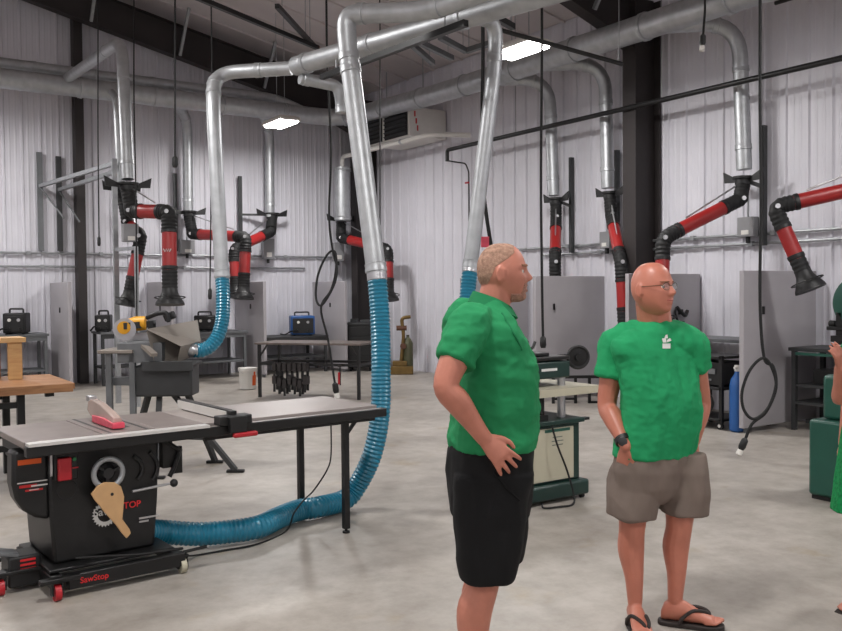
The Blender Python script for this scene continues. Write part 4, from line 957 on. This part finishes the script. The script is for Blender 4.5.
# --- head: y forward, x to the person's right, z up; origin at mid head height
def head_point(a, b, s=1.0, jaw=.8, nose=1.0):
    """a azimuth (0 = forward), b elevation"""
    d = V((math.sin(a)*math.cos(b), math.cos(a)*math.cos(b), math.sin(b)))
    k = max(math.cos(b), 1e-6)**(-.22 if b > 0 else -.08); p = V((d.x*.079*k, d.y*.098*k, d.z*.119)); z = p.z
    if z < 0:
        t = min(1, -z/.119); p.x *= 1 - .20*t*t
        if p.y < 0: p.y *= 1 - .30*t*min(1, t*2)
        else: p.y += .040*t*t*min(1, d.y*2)
    else:
        if p.y < 0: p.y *= 1 + .05*min(1, z/.05)
    if d.y > 0:
        g = lambda x0, z0, sx, sz: math.exp(-((abs(p.x)-x0)/sx)**2 - ((z-z0)/sz)**2)
        g0 = lambda z0, sx, sz: math.exp(-(p.x/sx)**2 - ((z-z0)/sz)**2)
        y = 0
        y += .006*g(.026, .026, .026, .010)                   # brow
        y -= .011*g(.032, .008, .017, .012)                   # eye socket
        y += .010*g0(.002, .011, .016)*nose + .026*g0(-.022, .014, .012)*nose + .012*g0(-.010, .011, .012)*nose
        y += .010*g(.012, -.027, .008, .008)*nose             # nostril wings
        y -= .004*g0(-.040, .02, .006)
        y += .006*g0(-.052, .022, .006) - .005*g0(-.0585, .026, .0035) + .006*g0(-.066, .02, .006)   # lips
        y -= .004*g0(-.077, .022, .006) + 0
        y += .007*g0(-.098, .026, .016)*jaw                   # chin
        y += .005*g(.045, -.022, .02, .02)                    # cheek
        p.y += y
    return p * s
def head_grid(nu=96, nv=72): return [(2*PI*i/nu - PI, PI*j/nv - PI/2) for j in range(nv+1) for i in range(nu)], nu, nv
def add_head(mb, M, s=1.0, jaw=.8, nose=1.0):
    G_, nu, nv = head_grid(); vs = [M @ head_point(a, b, s, jaw, nose) for a, b in G_]; fs = []
    for j in range(nv):
        for i in range(nu): i2 = (i+1) % nu; fs.append((j*nu+i, j*nu+i2, (j+1)*nu+i2, (j+1)*nu+i))
    mb.add(vs, fs)
    for sd in (-1, 1):                                        # ears
        er = MB(); er.ring((0, 0, 0), (1, 0, 0), .0175*s, .0055*s, 20, 8); er.ellipsoid((0, 0, 0), (.003*s, .016*s, .016*s)); er.ellipsoid((sd*-.002, .008*s, -.019*s), (.006*s, .008*s, .008*s))
        T = Matrix.Translation(V((sd*.081*s, -.012*s, -.004*s))) @ Matrix.Rotation(sd*.35, 4, 'Z') @ Matrix.Rotation(-.15, 4, 'X') @ Matrix.Diagonal((1, .8, 1.42, 1))
        mb.add([M @ T @ p for p in er.v], er.f)
        mb.add([M @ V((sd*.076*s, -.004*s, -.004*s)) + (M.to_3x3() @ V(q))*.01*s for q in ((-1,-1,-2),(1,-1,-2),(1,1,-2),(-1,1,-2),(-1,-1,2),(1,-1,2),(1,1,2),(-1,1,2))], [(0,3,2,1),(4,5,6,7),(0,1,5,4),(1,2,6,5),(2,3,7,6),(3,0,4,7)])
def head_patch(sel, off, M, s=1.0, fade=None, jaw=.8, nose=1.0):
    """thin shell lying on the head where sel(point) is true"""
    G_, nu, nv = head_grid(220, 160); P = [head_point(a, b, s, jaw, nose) for a, b in G_]; use = []
    for j in range(nv):
        for i in range(nu):
            i2 = (i+1) % nu; f = (j*nu+i, j*nu+i2, (j+1)*nu+i2, (j+1)*nu+i); c = sum((P[k] for k in f), V((0,0,0)))/4
            if sel(c/s): use.append(f)
    idx = {}; mb = MB(); vs = []; fs = []
    edge = {}
    for f in use:
        for a, b in zip(f, f[1:]+f[:1]): edge[(a, b)] = 1
    bd = set()
    for (a, b) in edge:
        if (b, a) not in edge: bd.add(a); bd.add(b)
    for f in use:
        for k in f:
            if k not in idx:
                idx[k] = len(vs); n = P[k].normalized(); vs.append(M @ (P[k] + n * (off if k not in bd else -.002)))
        fs.append(tuple(idx[k] for k in f))
    mb.add(vs, fs); return mb
def eyes(parent, M, s=1.0):
    for sd in (-1, 1):
        c = M @ V((sd*.031*s, .0725*s, .006*s)); e = MB().ellipsoid(c, (.0125*s,)*3).build('eye', M_EYE, parent, local=True)
        f = (M.to_3x3() @ V((0, 1, 0))); MB().ellipsoid(c + f*.0075*s, (.0065*s,)*3).build('iris', M_IRIS, e, local=True)
def hand(mb, wrist, d, n, thumb, curl=(.3, .35, .25), s=1.0, spread=.12):
    """d pointing direction, n back-of-hand normal, thumb = direction of the thumb side"""
    w = V(wrist); d = V(d).normalized(); n = (V(n) - d*V(n).dot(d)).normalized(); t = d.cross(n)
    if t.dot(V(thumb)) < 0: t = -t
    rg = []
    for k, (u, hw, th) in enumerate(((0, .026, .020), (.025, .032, .019), (.055, .039, .016), (.085, .041, .013), (.098, .037, .010))):
        rg.append([w + d*u*s + t*(hw*s*math.cos(a)) + n*(th*s*math.sin(a)) for a in [2*PI*i/16 for i in range(16)]])
    mb.loft(rg)
    for i, (o, L) in enumerate(((.030, .074), (.010, .083), (-.011, .078), (-.031, .062))):
        p = w + d*.085*s + t*o*s; dirn = (d + t*(o/.03)*spread).normalized(); P = [p]; ang = 0; R = [.0098*s]
        for j, q in enumerate((.45, .3, .25)):
            ang += curl[j]; v = dirn*math.cos(ang) - n*math.sin(ang); p = p + v*L*q*s; P.append(p); R.append((.0092, .0085, .0068)[j]*s)
        mb.tube(P, R, 10); 
        for a, r in zip(P, R): mb.ellipsoid(a, (r,)*3, n=10, m=6)
    P = [w + d*.022*s + t*.024*s, w + d*.05*s + t*.048*s - n*.006*s, w + d*.078*s + t*.058*s - n*.014*s, w + d*.1*s + t*.056*s - n*.02*s]; R = [.014*s, .0115*s, .010*s, .008*s]
    mb.tube(P, R, 10)
    for a, r in zip(P, R): mb.ellipsoid(a, (r,)*3, n=10, m=6)
def foot(mb, ankle, fwd, s=1.0):
    """bare foot below the ankle, fwd horizontal, sole on z = z0"""
    a = V(ankle); f = V(fwd).normalized(); r = V((f.y, -f.x, 0)); z0 = a.z - .085*s; rg = []
    for u, hw, h, zc in ((-.065, .018, .02, .025), (-.05, .031, .045, .042), (-.01, .034, .062, .058), (.05, .037, .052, .050), (.10, .043, .034, .034), (.15, .047, .024, .024), (.175, .044, .018, .019)):
        rg.append([V((a.x, a.y, z0)) + f*u*s + r*(hw*s*math.cos(q)) + V((0, 0, (zc + h*.9*math.sin(q)*(1 if math.sin(q) > 0 else zc/h/.9))*s)) for q in [2*PI*i/18 for i in range(18)]])
    mb.loft(rg)
    for k, (o, L, rr) in enumerate(((-.03, .05, .014), (-.009, .045, .010), (.009, .038, .0095), (.025, .03, .009), (.038, .022, .0085))):
        p = V((a.x, a.y, z0 + .013*s)) + f*.165*s + r*o*s; mb.tube([p - f*.03*s, p + f*L*s*.6, p + f*L*s], [rr*s*1.1, rr*s, rr*s*.8], 10); mb.ellipsoid(p + f*L*s, (rr*s*.8,)*3, n=10, m=6)
def flip_flop(parent, ankle, fwd, s=1.0):
    a = V(ankle); f = V(fwd).normalized(); r = V((f.y, -f.x, 0)); z0 = a.z - .085*s; ff = MB(); out = []
    for u, hw in ((-.08, .012), (-.07, .032), (-.03, .042), (.04, .042), (.10, .05), (.16, .054), (.20, .045), (.225, .02)): out.append((u, hw))
    pts = [V((a.x, a.y, z0)) + f*u*s + r*w*s for u, w in out] + [V((a.x, a.y, z0)) + f*u*s - r*w*s for u, w in reversed(out)]
    ff.prism([p - V((0, 0, .024)) for p in pts], 0, (0, 0, .024)); o = ff.build('flip_flop', M_SOLE, parent, local=True, bevel=.006)
    post = V((a.x, a.y, z0)) + f*.165*s - r*.018*s
    for sd in (-1, 1):
        P = [post + V((0, 0, .012)), post - f*.02*s + V((0, 0, .05*s)) + r*sd*.014*s, V((a.x, a.y, z0 + .063*s)) + f*.085*s + r*sd*.032*s, V((a.x, a.y, z0 + .03*s)) + f*.04*s + r*sd*.044*s, V((a.x, a.y, z0)) + f*.02*s + r*sd*.044*s]
        MB().tube(spline(P, 6), .009, 8).build('strap', M_SOLE, o, local=True)
def folds(amp, sc, seed=0.0, st=(1, 1, 1)):
    off = V((seed, seed*1.7, seed*.3))
    def f(p):
        q = V((p.x*st[0], p.y*st[1], p.z*st[2]))*sc + off
        a = noise.noise(q); b = noise.noise(q*2.3 + V((5, 1, 2)))
        return amp*((1-abs(a)*2)*.7 + b*.5) - amp*.15
    return f
def person_root(name, label, foot_px, foot_py, face_world):
    p = at(foot_px, foot_py, Z=0); f = V(face_world); t = thing(name, label, 'person', p, math.atan2(f.y, f.x) - PI/2)
    inv = mw(t).inverted()
    return t, (lambda px, py, D: inv @ at(px, py, D=D))
RG, FG = V((CR.x, CR.y, 0)).normalized(), V((CF.x, CF.y, 0)).normalized()   # ground directions of image-right and away

# ================= man with hand on hip (seen from his right side) =================
face1 = RG*math.cos(math.radians(8)) + FG*math.sin(math.radians(8))
P1, q1 = person_root('person', 'person in green polo shirt and black shorts with hand on hip', 478, 697, face1)
D1 = 3.53
def ring1(py, pl, pr, hw, p=2.3, x=0.0, D=D1, tilt=0.0):
    a, b = q1(pl, py, D), q1(pr, py, D); return ell((x, (a.y+b.y)/2, (a.z+b.z)/2), hw, (b.y-a.y)/2, p=p, tilt=tilt)
hd1 = q1(500.5, 273.5, 3.55); H1 = Matrix.Translation(V((0.0, hd1.y - .0, hd1.z))) @ Matrix.Rotation(math.radians(-9), 4, 'Z') @ Matrix.Rotation(math.radians(0), 4, 'X')
S1 = 1.0
sh = q1(470, 329, 3.36); el = q1(446, 386, 3.27); wr = q1(484, 438, 3.31); sh2 = V((-sh.x, sh.y + .03, sh.z)); el2 = V((-.25, sh.y + .06, sh.z - .3)); wr2 = V((-.23, sh.y + .13, sh.z - .54))
b = MB()
b.loft([ring1(y, l + 4, r - 4, w - .015, p=2.2) for y, l, r, w in ((500, 455, 526, .17), (470, 451, 530, .18), (445, 453, 534, .18), (410, 458, 534, .175), (375, 463, 533, .175), (345, 463, 522, .18), (325, 465, 512, .165), (313, 472, 509, .11), (306, 477, 509, .07))])
nk = q1(489, 318, 3.55); nk2 = q1(497, 282, 3.55)
limb(b, [V((0, nk.y, nk.z)), V((0, (nk.y+nk2.y)/2 + .0, (nk.z+nk2.z)/2)), V((0, nk2.y, nk2.z))], [.072, .066, .066])
add_head(b, H1, S1, .7, .85)
limb(b, [sh, sh.lerp(el, .5) + V((.012, -.012, 0)), el, el.lerp(wr, .3) + V((.006, .0, 0)), el.lerp(wr, .7), wr], [.060, .057, .048, .050, .038, .031])
hdir = (q1(507, 462, 3.3) - wr); hand(b, wr, hdir, (1, -.15, .25), (0, .3, 1), (.25, .3, .2), 1.05, .25)
limb(b, [sh2, sh2.lerp(el2, .5), el2, el2.lerp(wr2, .4), wr2], [.058, .054, .045, .045, .03]); hand(b, wr2, (0, .25, -1), (-1, 0, 0), (0, 1, 0), (.4, .5, .3))
hipR = V((.095, q1(488, 470, D1).y, q1(488, 470, D1).z)); 
kR = V((.10, q1(484, 580, 3.43).y, .50)); aR = V((.10, q1(471, 690, 3.45).y, .09))
hipL = V((-.095, hipR.y + .01, hipR.z)); kL = V((-.10, kR.y + .06, .50)); aL = V((-.10, aR.y + .05, .09))
for h_, k_, a_ in ((hipR, kR, aR), (hipL, kL, aL)):
    limb(b, [h_, h_.lerp(k_, .5) + V((0, .01, 0)), k_, k_.lerp(a_, .28) + V((0, -.022, 0)), k_.lerp(a_, .65) + V((0, -.008, 0)), a_], [.095, .083, .064, .070, .052, .040]); foot(b, a_ - V((0, 0, .005)), (.12 if a_.x > 0 else -.12, 1, 0), 1.05)
obj_mesh('body', remeshed(b, 'body', .0052, 2), M_SKIN, P1)
# polo shirt
s = MB()
s.loft([ring1(y, l, r, w, p=2.35) for y, l, r, w in ((446, 449, 537, .198), (440, 449, 537.5, .20), (425, 451, 537.5, .198), (405, 454, 538.5, .195), (388, 457, 538.5, .193), (368, 459, 536, .194), (350, 459, 529.5, .20), (337, 459, 522, .20), (325, 460, 515, .185), (316, 465, 510, .15), (309, 469, 507, .105), (301, 474, 503, .078))])
hem = sh.lerp(el, .60); limb(s, [V((.10, sh.y + .02, sh.z + .015)), sh + V((.0, .0, .005)), sh.lerp(el, .35) + V((.008, -.008, 0)), hem], [.085, .084, .080, .077])
hem2 = sh2.lerp(el2, .6); limb(s, [V((-.10, sh2.y, sh2.z + .02)), sh2, sh2.lerp(el2, .35), hem2], [.09, .086, .08, .077])
# flatten the sleeve ends
def cut(mb, origin, nrm):
    o, n = V(origin), V(nrm).normalized()
    for i, p in enumerate(mb.v):
        h = (p - o).dot(n)
        if h > 0 and (p - o).length < .14: mb.v[i] = p - n*h*.93
cut(s, hem, el - sh); cut(s, hem2, el2 - sh2)
f1 = folds(.011, 7, 3.1, (1, .7, 1.6)); f1b = folds(.004, 18, 8.1, (1, 1, 1.3))
shirt1 = obj_mesh('polo_shirt', remeshed(s, 'polo_shirt', .0065, 3, lambda p: f1(p) + f1b(p)), M_SHIRT, P1)
c = MB(); cn = V((0, q1(490, 305, 3.55).y, q1(490, 305, 3.55).z)); rg = []
for k in range(40):
    a = 2*PI*k/40; back = -math.sin(a)
    rg.append(V((.078*math.cos(a), cn.y + .078*math.sin(a) + .004, cn.z + .028 + .030*back - .01*max(0, math.sin(a)))))
cl = MB()
ins = [p + V((0, 0, 0)) for p in rg]; outp = [p + V(((p.x)*.30, (p.y - cn.y)*.30, -.042)) for p in rg]; low = [p + V((p.x*.12, (p.y-cn.y)*.12, -.05)) for p in rg]; n_ = 40
cl.add(ins + outp + low, [(i, (i+1) % n_, (i+1) % n_ + n_, i + n_) for i in range(n_)] + [(i+n_, (i+1) % n_ + n_, (i+1) % n_ + 2*n_, i + 2*n_) for i in range(n_)] + [(i+2*n_, (i+1) % n_ + 2*n_, (i+1) % n_, i) for i in range(n_)])
cl.build('collar', M_COLLAR, shirt1, local=True)
# placket on the chest
bv1 = BVHTree.FromPolygons([v.co.copy() for v in shirt1.data.vertices], [tuple(p.vertices) for p in shirt1.data.polygons]); inv1 = mw(P1).inverted(); pl_ = MB(); PP = []
for px, py in ((502, 313), (507, 322), (513, 332), (518, 341), (522, 350)):
    o_ = inv1 @ CC; d_ = (inv1 @ at(px, py, D=1) - o_).normalized(); h_ = bv1.ray_cast(o_, d_)
    if h_[0]: PP.append(h_[0] - d_*.002)
if len(PP) > 2: pl_.tube(spline(PP, 4), .0045, 6); pl_.build('placket', M_COLLAR, shirt1, local=True)
# shorts
s = MB()
s.loft([ring1(y, l, r, w, p=2.4) for y, l, r, w in ((436, 453, 533, .186), (450, 449, 533, .192), (470, 447, 532, .20), (500, 450, 530, .20), (515, 452, 528, .195))])
for sd, h_, k_ in ((1, hipR, kR), (-1, hipL, kL)):
    rr = []
    for z, hw, hd, dy, dx in ((.93, .10, .155, .0, 0), (.78, .108, .142, .0, .004), (.66, .108, .130, .008, .008), (.55, .106, .112, .008, .01), (.52, .104, .104, .006, .01)):
        tt = (hipR.z - z) / (hipR.z - .5); c0 = h_.lerp(k_, tt); rr.append(ell((sd*(.104 + dx), c0.y + dy + (0 if sd > 0 else .035), z), hw, hd, p=2.4))
    s.loft(rr)
sho1 = obj_mesh('shorts', remeshed(s, 'shorts', .0075, 4, folds(.010, 7, 1.3, (1, 1.2, .6))), M_BSHORT, P1)
MB().tube(spline([V((.205, hipR.y - .02, hipR.z + .03)), V((.212, hipR.y + .03, hipR.z - .03)), V((.205, hipR.y + .08, hipR.z - .08))], 5), .004, 6).build('pocket_seam', M_BSHORT, sho1, local=True)
# hair, beard, brows, eyes
HLN = ((-.13, -.06), (-.07, -.056), (-.052, -.035), (-.04, .0), (-.028, .022), (-.012, .036), (.02, .056), (.045, .078), (.058, .2))
def hl(p):
    y = p.y + .0035*noise.noise(p*120)
    for (y0, z0), (y1, z1) in zip(HLN[:-1], HLN[1:]):
        if y0 <= y <= y1: return p.z > z0 + (z1 - z0)*(y - y0)/(y1 - y0)
    return False
hair = head_patch(hl, .0012, H1, S1, jaw=.7, nose=.85)
hair.build('hair', M_HAIR, P1, local=True)
head_patch(lambda p: p.y > .03 and p.z < -.038 and not (abs(p.x) < .024 and -.066 < p.z < -.05) and (abs(p.x) < .038 or p.z < -.08) and p.z > -.112, .005, H1, S1, jaw=.7, nose=.85).build('goatee', M_BEARD, P1, local=True)
for sd in (-1, 1): head_patch(lambda p: p.y > .05 and .026 < p.z < .036 and .012 < sd*p.x < .05, .004, H1, S1, jaw=.7, nose=.85).build('eyebrow', M_BROW, P1, local=True)
eyes(P1, H1, S1)
for sd in (-1, 1):
    fw = V((.12*sd, 1, 0)).normalized(); a_ = aR if sd > 0 else aL; shoe = MB(); rg = []
    for u, hw, h in ((-.085, .03, .07), (-.06, .042, .09), (.0, .046, .10), (.07, .048, .085), (.14, .054, .06), (.2, .05, .045), (.235, .025, .03)):
        cc = V((a_.x, a_.y, 0)) + fw*u; rgt = V((fw.y, -fw.x, 0)); rg.append([cc + rgt*hw*math.cos(q) + V((0, 0, h/2 + h/2*math.sin(q))) for q in [2*PI*i/16 for i in range(16)]])
    shoe.loft(rg); shoe.build('shoe', M_BLACK, P1, local=True)

# ================= bald man with glasses =================
face2 = RG*math.sin(math.radians(24)) - FG*math.cos(math.radians(24))
P2, q2 = person_root('person', 'bald person with glasses in green t-shirt and khaki shorts', 660, 622, face2)
D2 = 4.30
inv2 = mw(P2).inverted()
def cx2(px, py, D=D2): return q2(px, py, D)
def ring2(py, pl, pr, hd, p=2.3, dy=0.0, tilt=0.0):
    """ring centred between two outline pixels, width corrected for the turn of the torso"""
    a, b_ = q2(pl, py, D2), q2(pr, py, D2); c0 = (a + b_)/2; hw = (b_ - a).length/2
    return ell((c0.x, c0.y + dy, c0.z), hw*1.0, hd, p=p, tilt=tilt)
hd2 = q2(652, 289, 4.24)
H2 = Matrix.Translation(hd2) @ Matrix.Rotation(math.radians(17), 4, 'Z') @ Matrix.Rotation(math.radians(2), 4, 'X') @ Matrix.Rotation(math.radians(0), 4, 'Y')
S2 = 1.07
# his right side is at image left
shR = q2(615, 347, 4.34); elR = q2(607, 405, 4.34); wrR = q2(626, 446, 4.17)
shL = q2(691, 347, 4.30); elL = q2(701, 402, 4.38); wrL = q2(694, 441, 4.30)
b = MB()
tor2 = ((476, 622, 694, .11, 0), (455, 618, 697, .125, .0), (420, 622, 696, .135, .012), (390, 623, 695, .135, .012), (365, 620, 695, .12, .005), (345, 612, 700, .10, 0), (335, 621, 690, .085, 0), (328, 635, 678, .07, 0))
b.loft([ring2(y, l + 3, r - 3, d - .012, 2.2, dy) for y, l, r, d, dy in tor2])
n0, n1 = q2(656, 335, 4.32), q2(652, 302, 4.28)
limb(b, [n0, n0.lerp(n1, .5), n1], [.092, .083, .080])
add_head(b, H2, S2, .6, .8)
for sh_, el_, wr_ in ((shR, elR, wrR), (shL, elL, wrL)):
    limb(b, [sh_, sh_.lerp(el_, .5), el_, el_.lerp(wr_, .3), el_.lerp(wr_, .7), wr_], [.060, .056, .047, .050, .038, .030])
    hdv = V((-.05 if sh_ is shR else .02, -.35 if sh_ is shR else -.1, -1)) ; hand(b, wr_, hdv, (1 if sh_ is shR else -1, .2, 0), (0, 1, 0), (.3, .4, .3), 1.0)
hR = q2(636, 470, 4.30); kR2 = q2(632, 528, 4.27); aR2 = q2(635, 601, 4.27); hL = q2(682, 470, 4.30); kL2 = q2(679, 526, 4.28); aL2 = q2(675, 598, 4.30)
fR = inv2.to_3x3() @ (-FG*.96 + RG*-.02); fL = inv2.to_3x3() @ (RG*.93 - FG*.32)
aR2.z = .125; aL2.z = .125
for h_, k_, a_, f_ in ((hR, kR2, aR2, fR), (hL, kL2, aL2, fL)):
    limb(b, [h_, h_.lerp(k_, .5), k_, k_.lerp(a_, .3) - V((0, .015, 0)), k_.lerp(a_, .65), a_], [.09, .08, .063, .064, .046, .035])
    foot(b, V((a_.x, a_.y, .111)), f_, 1.02)
obj_mesh('body', remeshed(b, 'body', .0052, 2), M_SKIN2, P2)
for a_, f_ in ((aR2, fR), (aL2, fL)): flip_flop(P2, V((a_.x, a_.y, .1115)), f_, 1.02)
s = MB()
s.loft([ring2(y, l, r, d, 2.35, dy) for y, l, r, d, dy in ((454, 611, 698, .150, .0), (447, 612, 698.5, .150, .004), (430, 615, 699, .155, .012), (408, 617, 699, .16, .02), (388, 616.5, 698, .155, .018), (368, 613, 698, .14, .008), (350, 607, 703, .125, 0), (340, 608, 700, .11, 0), (332, 620, 690, .098, 0), (327, 631, 681, .09, 0), (322.5, 637, 675, .083, 0))])
for sh_, el_ in ((shR, elR), (shL, elL)):
    hm = sh_.lerp(el_, .50 if sh_ is shR else .38); cx = q2(656, 345, D2)
    limb(s, [sh_.lerp(cx, .5) + V((0, 0, .03)), sh_ + V((0, 0, .008)), sh_.lerp(el_, .25), hm], [.092, .080, .078, .079]); cut(s, hm, el_ - sh_)
f2 = folds(.015, 6.5, 5.5, (1.6, .6, .7)); f2b = folds(.004, 19, 2.5, (1, .6, 1.2))
tee = obj_mesh('t_shirt', remeshed(s, 't_shirt', .0065, 3, lambda p: f2(p) + f2b(p)), M_TEE, P2)
nb = q2(656, 323.5, 4.30); MB().ring(nb + V((0, .012, -.01)), (0, .35, 1), .083, .008, 36, 8).build('neck_rib', M_COLLAR, tee, local=True)
# chest emblem laid on the cloth
bv = BVHTree.FromPolygons([v.co.copy() for v in tee.data.vertices], [tuple(p.vertices) for p in tee.data.polygons])
def on_cloth(px, py):
    o = inv2 @ CC; d = (inv2 @ at(px, py, D=1) - o).normalized(); h = bv.ray_cast(o, d)
    return (h[0] - d*.008) if h[0] else (o + d*4.2)
def decal(name, poly, m, parent):
    mb = MB(); P = [on_cloth(*p) for p in poly]; c0 = sum(P, V((0,0,0)))/len(P); d = (c0 - inv2 @ CC).normalized(); mb.prism(P, 0, d*.010); return mb.build(name, m, parent, local=True, smooth=False)
for poly in (((662.5, 343.5), (670.5, 343.5), (670.5, 348.5), (662.5, 348.5)), ((663, 342.5), (666.5, 342.5), (666, 338), (662, 338.5)), ((667, 342.5), (671.5, 340.5), (670, 338), (667, 340)), ((664.5, 338), (668, 338.5), (667.5, 334.5), (665.5, 335))):
    decal('chest_emblem', poly, M_WPRINT, tee)
s = MB()
s.loft([ring2(y, l, r, d, 2.4) for y, l, r, d in ((440, 617, 697, .13), (452, 613, 699, .14), (468, 611, 702, .147), (484, 612, 701, .138), (494, 622, 694, .11), (499, 632, 682, .08))])
for h_, k_, x0, x1 in ((hR, kR2, 609, 651), (hL, kL2, 663, 704)):
    rr = []
    for py, l, r, hd in ((452, x0 + 10, x1 - 4, .10), (470, x0 + 4, x1 + (2 if x0 < 640 else -2), .135), (490, x0 + 1, x1 + (1 if x0 < 640 else 0), .138), (505, x0, x1, .132), (515 if x0 < 640 else 512, x0, x1, .128)):
        a, c0 = q2(l, py, 4.29), q2(r, py, 4.29); cc = (a+c0)/2; rr.append(ell((cc.x, k_.y + (h_.y-k_.y)*.4, cc.z), (c0-a).length/2, hd, p=2.4))
    s.loft(rr)
sho2 = obj_mesh('shorts', remeshed(s, 'shorts', .0065, 8, folds(.013, 8, 4.3, (1.5, .8, .55))), M_KSHORT, P2)
# watch
wv = (elR - wrR).normalized(); wc = MB().lathe(wrR + wv*.035, wv, [(-.013, .036), (-.012, .041), (.012, .041), (.013, .036)], 20).build('watch', M_BLACK, P2, local=True)
fd = (inv2.to_3x3() @ (-FG + RG*-.3)).normalized(); wp = wrR + wv*.035 + fd*.038; MB().lathe(wp, fd, [(0, .022), (.008, .022), (.010, .018)], 18).build('watch_face', M_DKGREY, wc, local=True)
# glasses, brows, eyes, stubble
gl = MB()
for sd in (-1, 1):
    c0 = V((sd*.033, .098, .008)); P = [H2 @ ((c0 + V((.024*math.cos(a), -.004*abs(math.cos(a)) if sd*math.cos(a) > 0 else 0, .016*math.sin(a))))*S2) for a in [2*PI*i/24 for i in range(25)]]
    gl.tube(P, .0016, 6); gl.tube([H2 @ (V(q)*S2) for q in ((sd*.057, .093, .012), (sd*.078, .06, .012), (sd*.084, .0, .010), (sd*.083, -.02, .0))], .0016, 6)
gl.tube([H2 @ (V(q)*S2) for q in ((-.010, .099, .010), (0, .104, .013), (.010, .099, .010))], .0016, 6)
gl = gl.build('glasses', M_WIRE, P2, local=True)
for sd in (-1, 1):
    c0 = V((sd*.033, .0978, .008)); mbx = MB(); P = [H2 @ ((c0 + V((.0235*math.cos(a), 0, .0155*math.sin(a))))*S2) for a in [2*PI*i/24 for i in range(24)]]
    mbx.prism(P, 0, (H2.to_3x3() @ V((0, -.0015, 0)))); mbx.build('lens', M_LENSG, gl, local=True, smooth=False)
for sd in (-1, 1): head_patch(lambda p: p.y > .05 and .025 < p.z < .033 and .012 < sd*p.x < .05, .003, H2, S2, jaw=.6, nose=.8).build('eyebrow', M_BROW, P2, local=True)
head_patch(lambda p: p.y > .07 and abs(p.x) < .023 and -.064 < p.z < -.049, .0012, H2, S2, jaw=.6, nose=.8).build('lips', M_LIP, P2, local=True)
eyes(P2, H2, S2)

# ================= woman at the right edge =================
face3 = -RG*.85 - FG*.5
P3, q3 = person_root('person', 'person in green lace dress standing at the bandsaw', 882, 612, face3)
b = MB(); s3 = .95
b.loft([ell((0, 0, z), hw, hd, p=2.2) for z, hw, hd in ((.86, .17, .12), (.98, .14, .10), (1.1, .13, .095), (1.22, .15, .105), (1.33, .16, .09), (1.39, .10, .065))])
limb(b, [V((0, 0, 1.36)), V((0, .01, 1.43)), V((0, .015, 1.5))], [.058, .05, .052]); H3 = Matrix.Translation(V((0, .03, 1.575)))
add_head(b, H3, .93, .6, .8)
limb(b, [V((.165, 0, 1.33)), V((.21, -.03, 1.18)), V((.23, -.06, 1.06)), V((.23, -.05, .95)), V((.23, -.02, .82))], [.046, .043, .036, .034, .026]); hand(b, V((.23, -.02, .82)), (0, .1, -1), (1, 0, 0), (0, 1, 0), s=.9)
eA, wA = q3(842, 399, 4.42), q3(840, 368, 4.30); sA = V((-.165, 0, 1.33))
limb(b, [sA, sA.lerp(eA, .5), eA, eA.lerp(wA, .5), wA], [.046, .044, .038, .036, .027]); hand(b, wA, q3(838, 352, 4.26) - wA, (-1, 0, 0), (0, -.6, .8), s=.85)
for sd in (-1, 1):
    limb(b, [V((sd*.085, 0, .86)), V((sd*.085, .01, .68)), V((sd*.085, .01, .47)), V((sd*.085, -.015, .34)), V((sd*.085, -.01, .09))], [.085, .075, .052, .052, .034]); foot(b, V((sd*.085, -.01, .081)), (sd*.1, 1, 0), .92)
obj_mesh('body', remeshed(b, 'body', .006, 2), M_SKIN, P3)
s = MB(); s.loft([ell((0, 0, z), hw, hd, p=2.2) for z, hw, hd in ((.50, .25, .2), (.7, .225, .175), (.92, .195, .145), (1.05, .155, .115), (1.2, .165, .12), (1.32, .175, .105), (1.39, .12, .075))])
for sd in (-1, 1): limb(s, [V((sd*.12, 0, 1.33)), V((sd*.168, 0, 1.32)), V((sd*.195, -.012, 1.24))], [.062, .06, .055])
obj_mesh('lace_dress', remeshed(s, 'lace_dress', .007, 3, folds(.008, 8, 6.6, (1.2, 1.2, .4))), M_LACE, P3)
head_patch(lambda p: (p.z > .045 or p.y < -.01) and p.z > -.08 and not (p.y > .03 and p.z < .06), .014, H3, .93, jaw=.6, nose=.8).build('hair', M_BROW, P3, local=True)
eyes(P3, H3, .93)
for sd in (-1, 1):
    sn = MB(); fw = V((sd*.1, 1, 0)).normalized(); a_ = V((sd*.085, -.01, .0)); r_ = V((fw.y, -fw.x, 0))
    sn.prism([a_ + fw*u + r_*w for u, w in ((-.07, .025), (0, .034), (.1, .042), (.17, .042), (.215, .02), (.215, -.02), (.17, -.042), (.1, -.042), (0, -.034), (-.07, -.025))], 0, (0, 0, .002)); sn.build('sandal_sole', M_SOLE, P3, local=True)
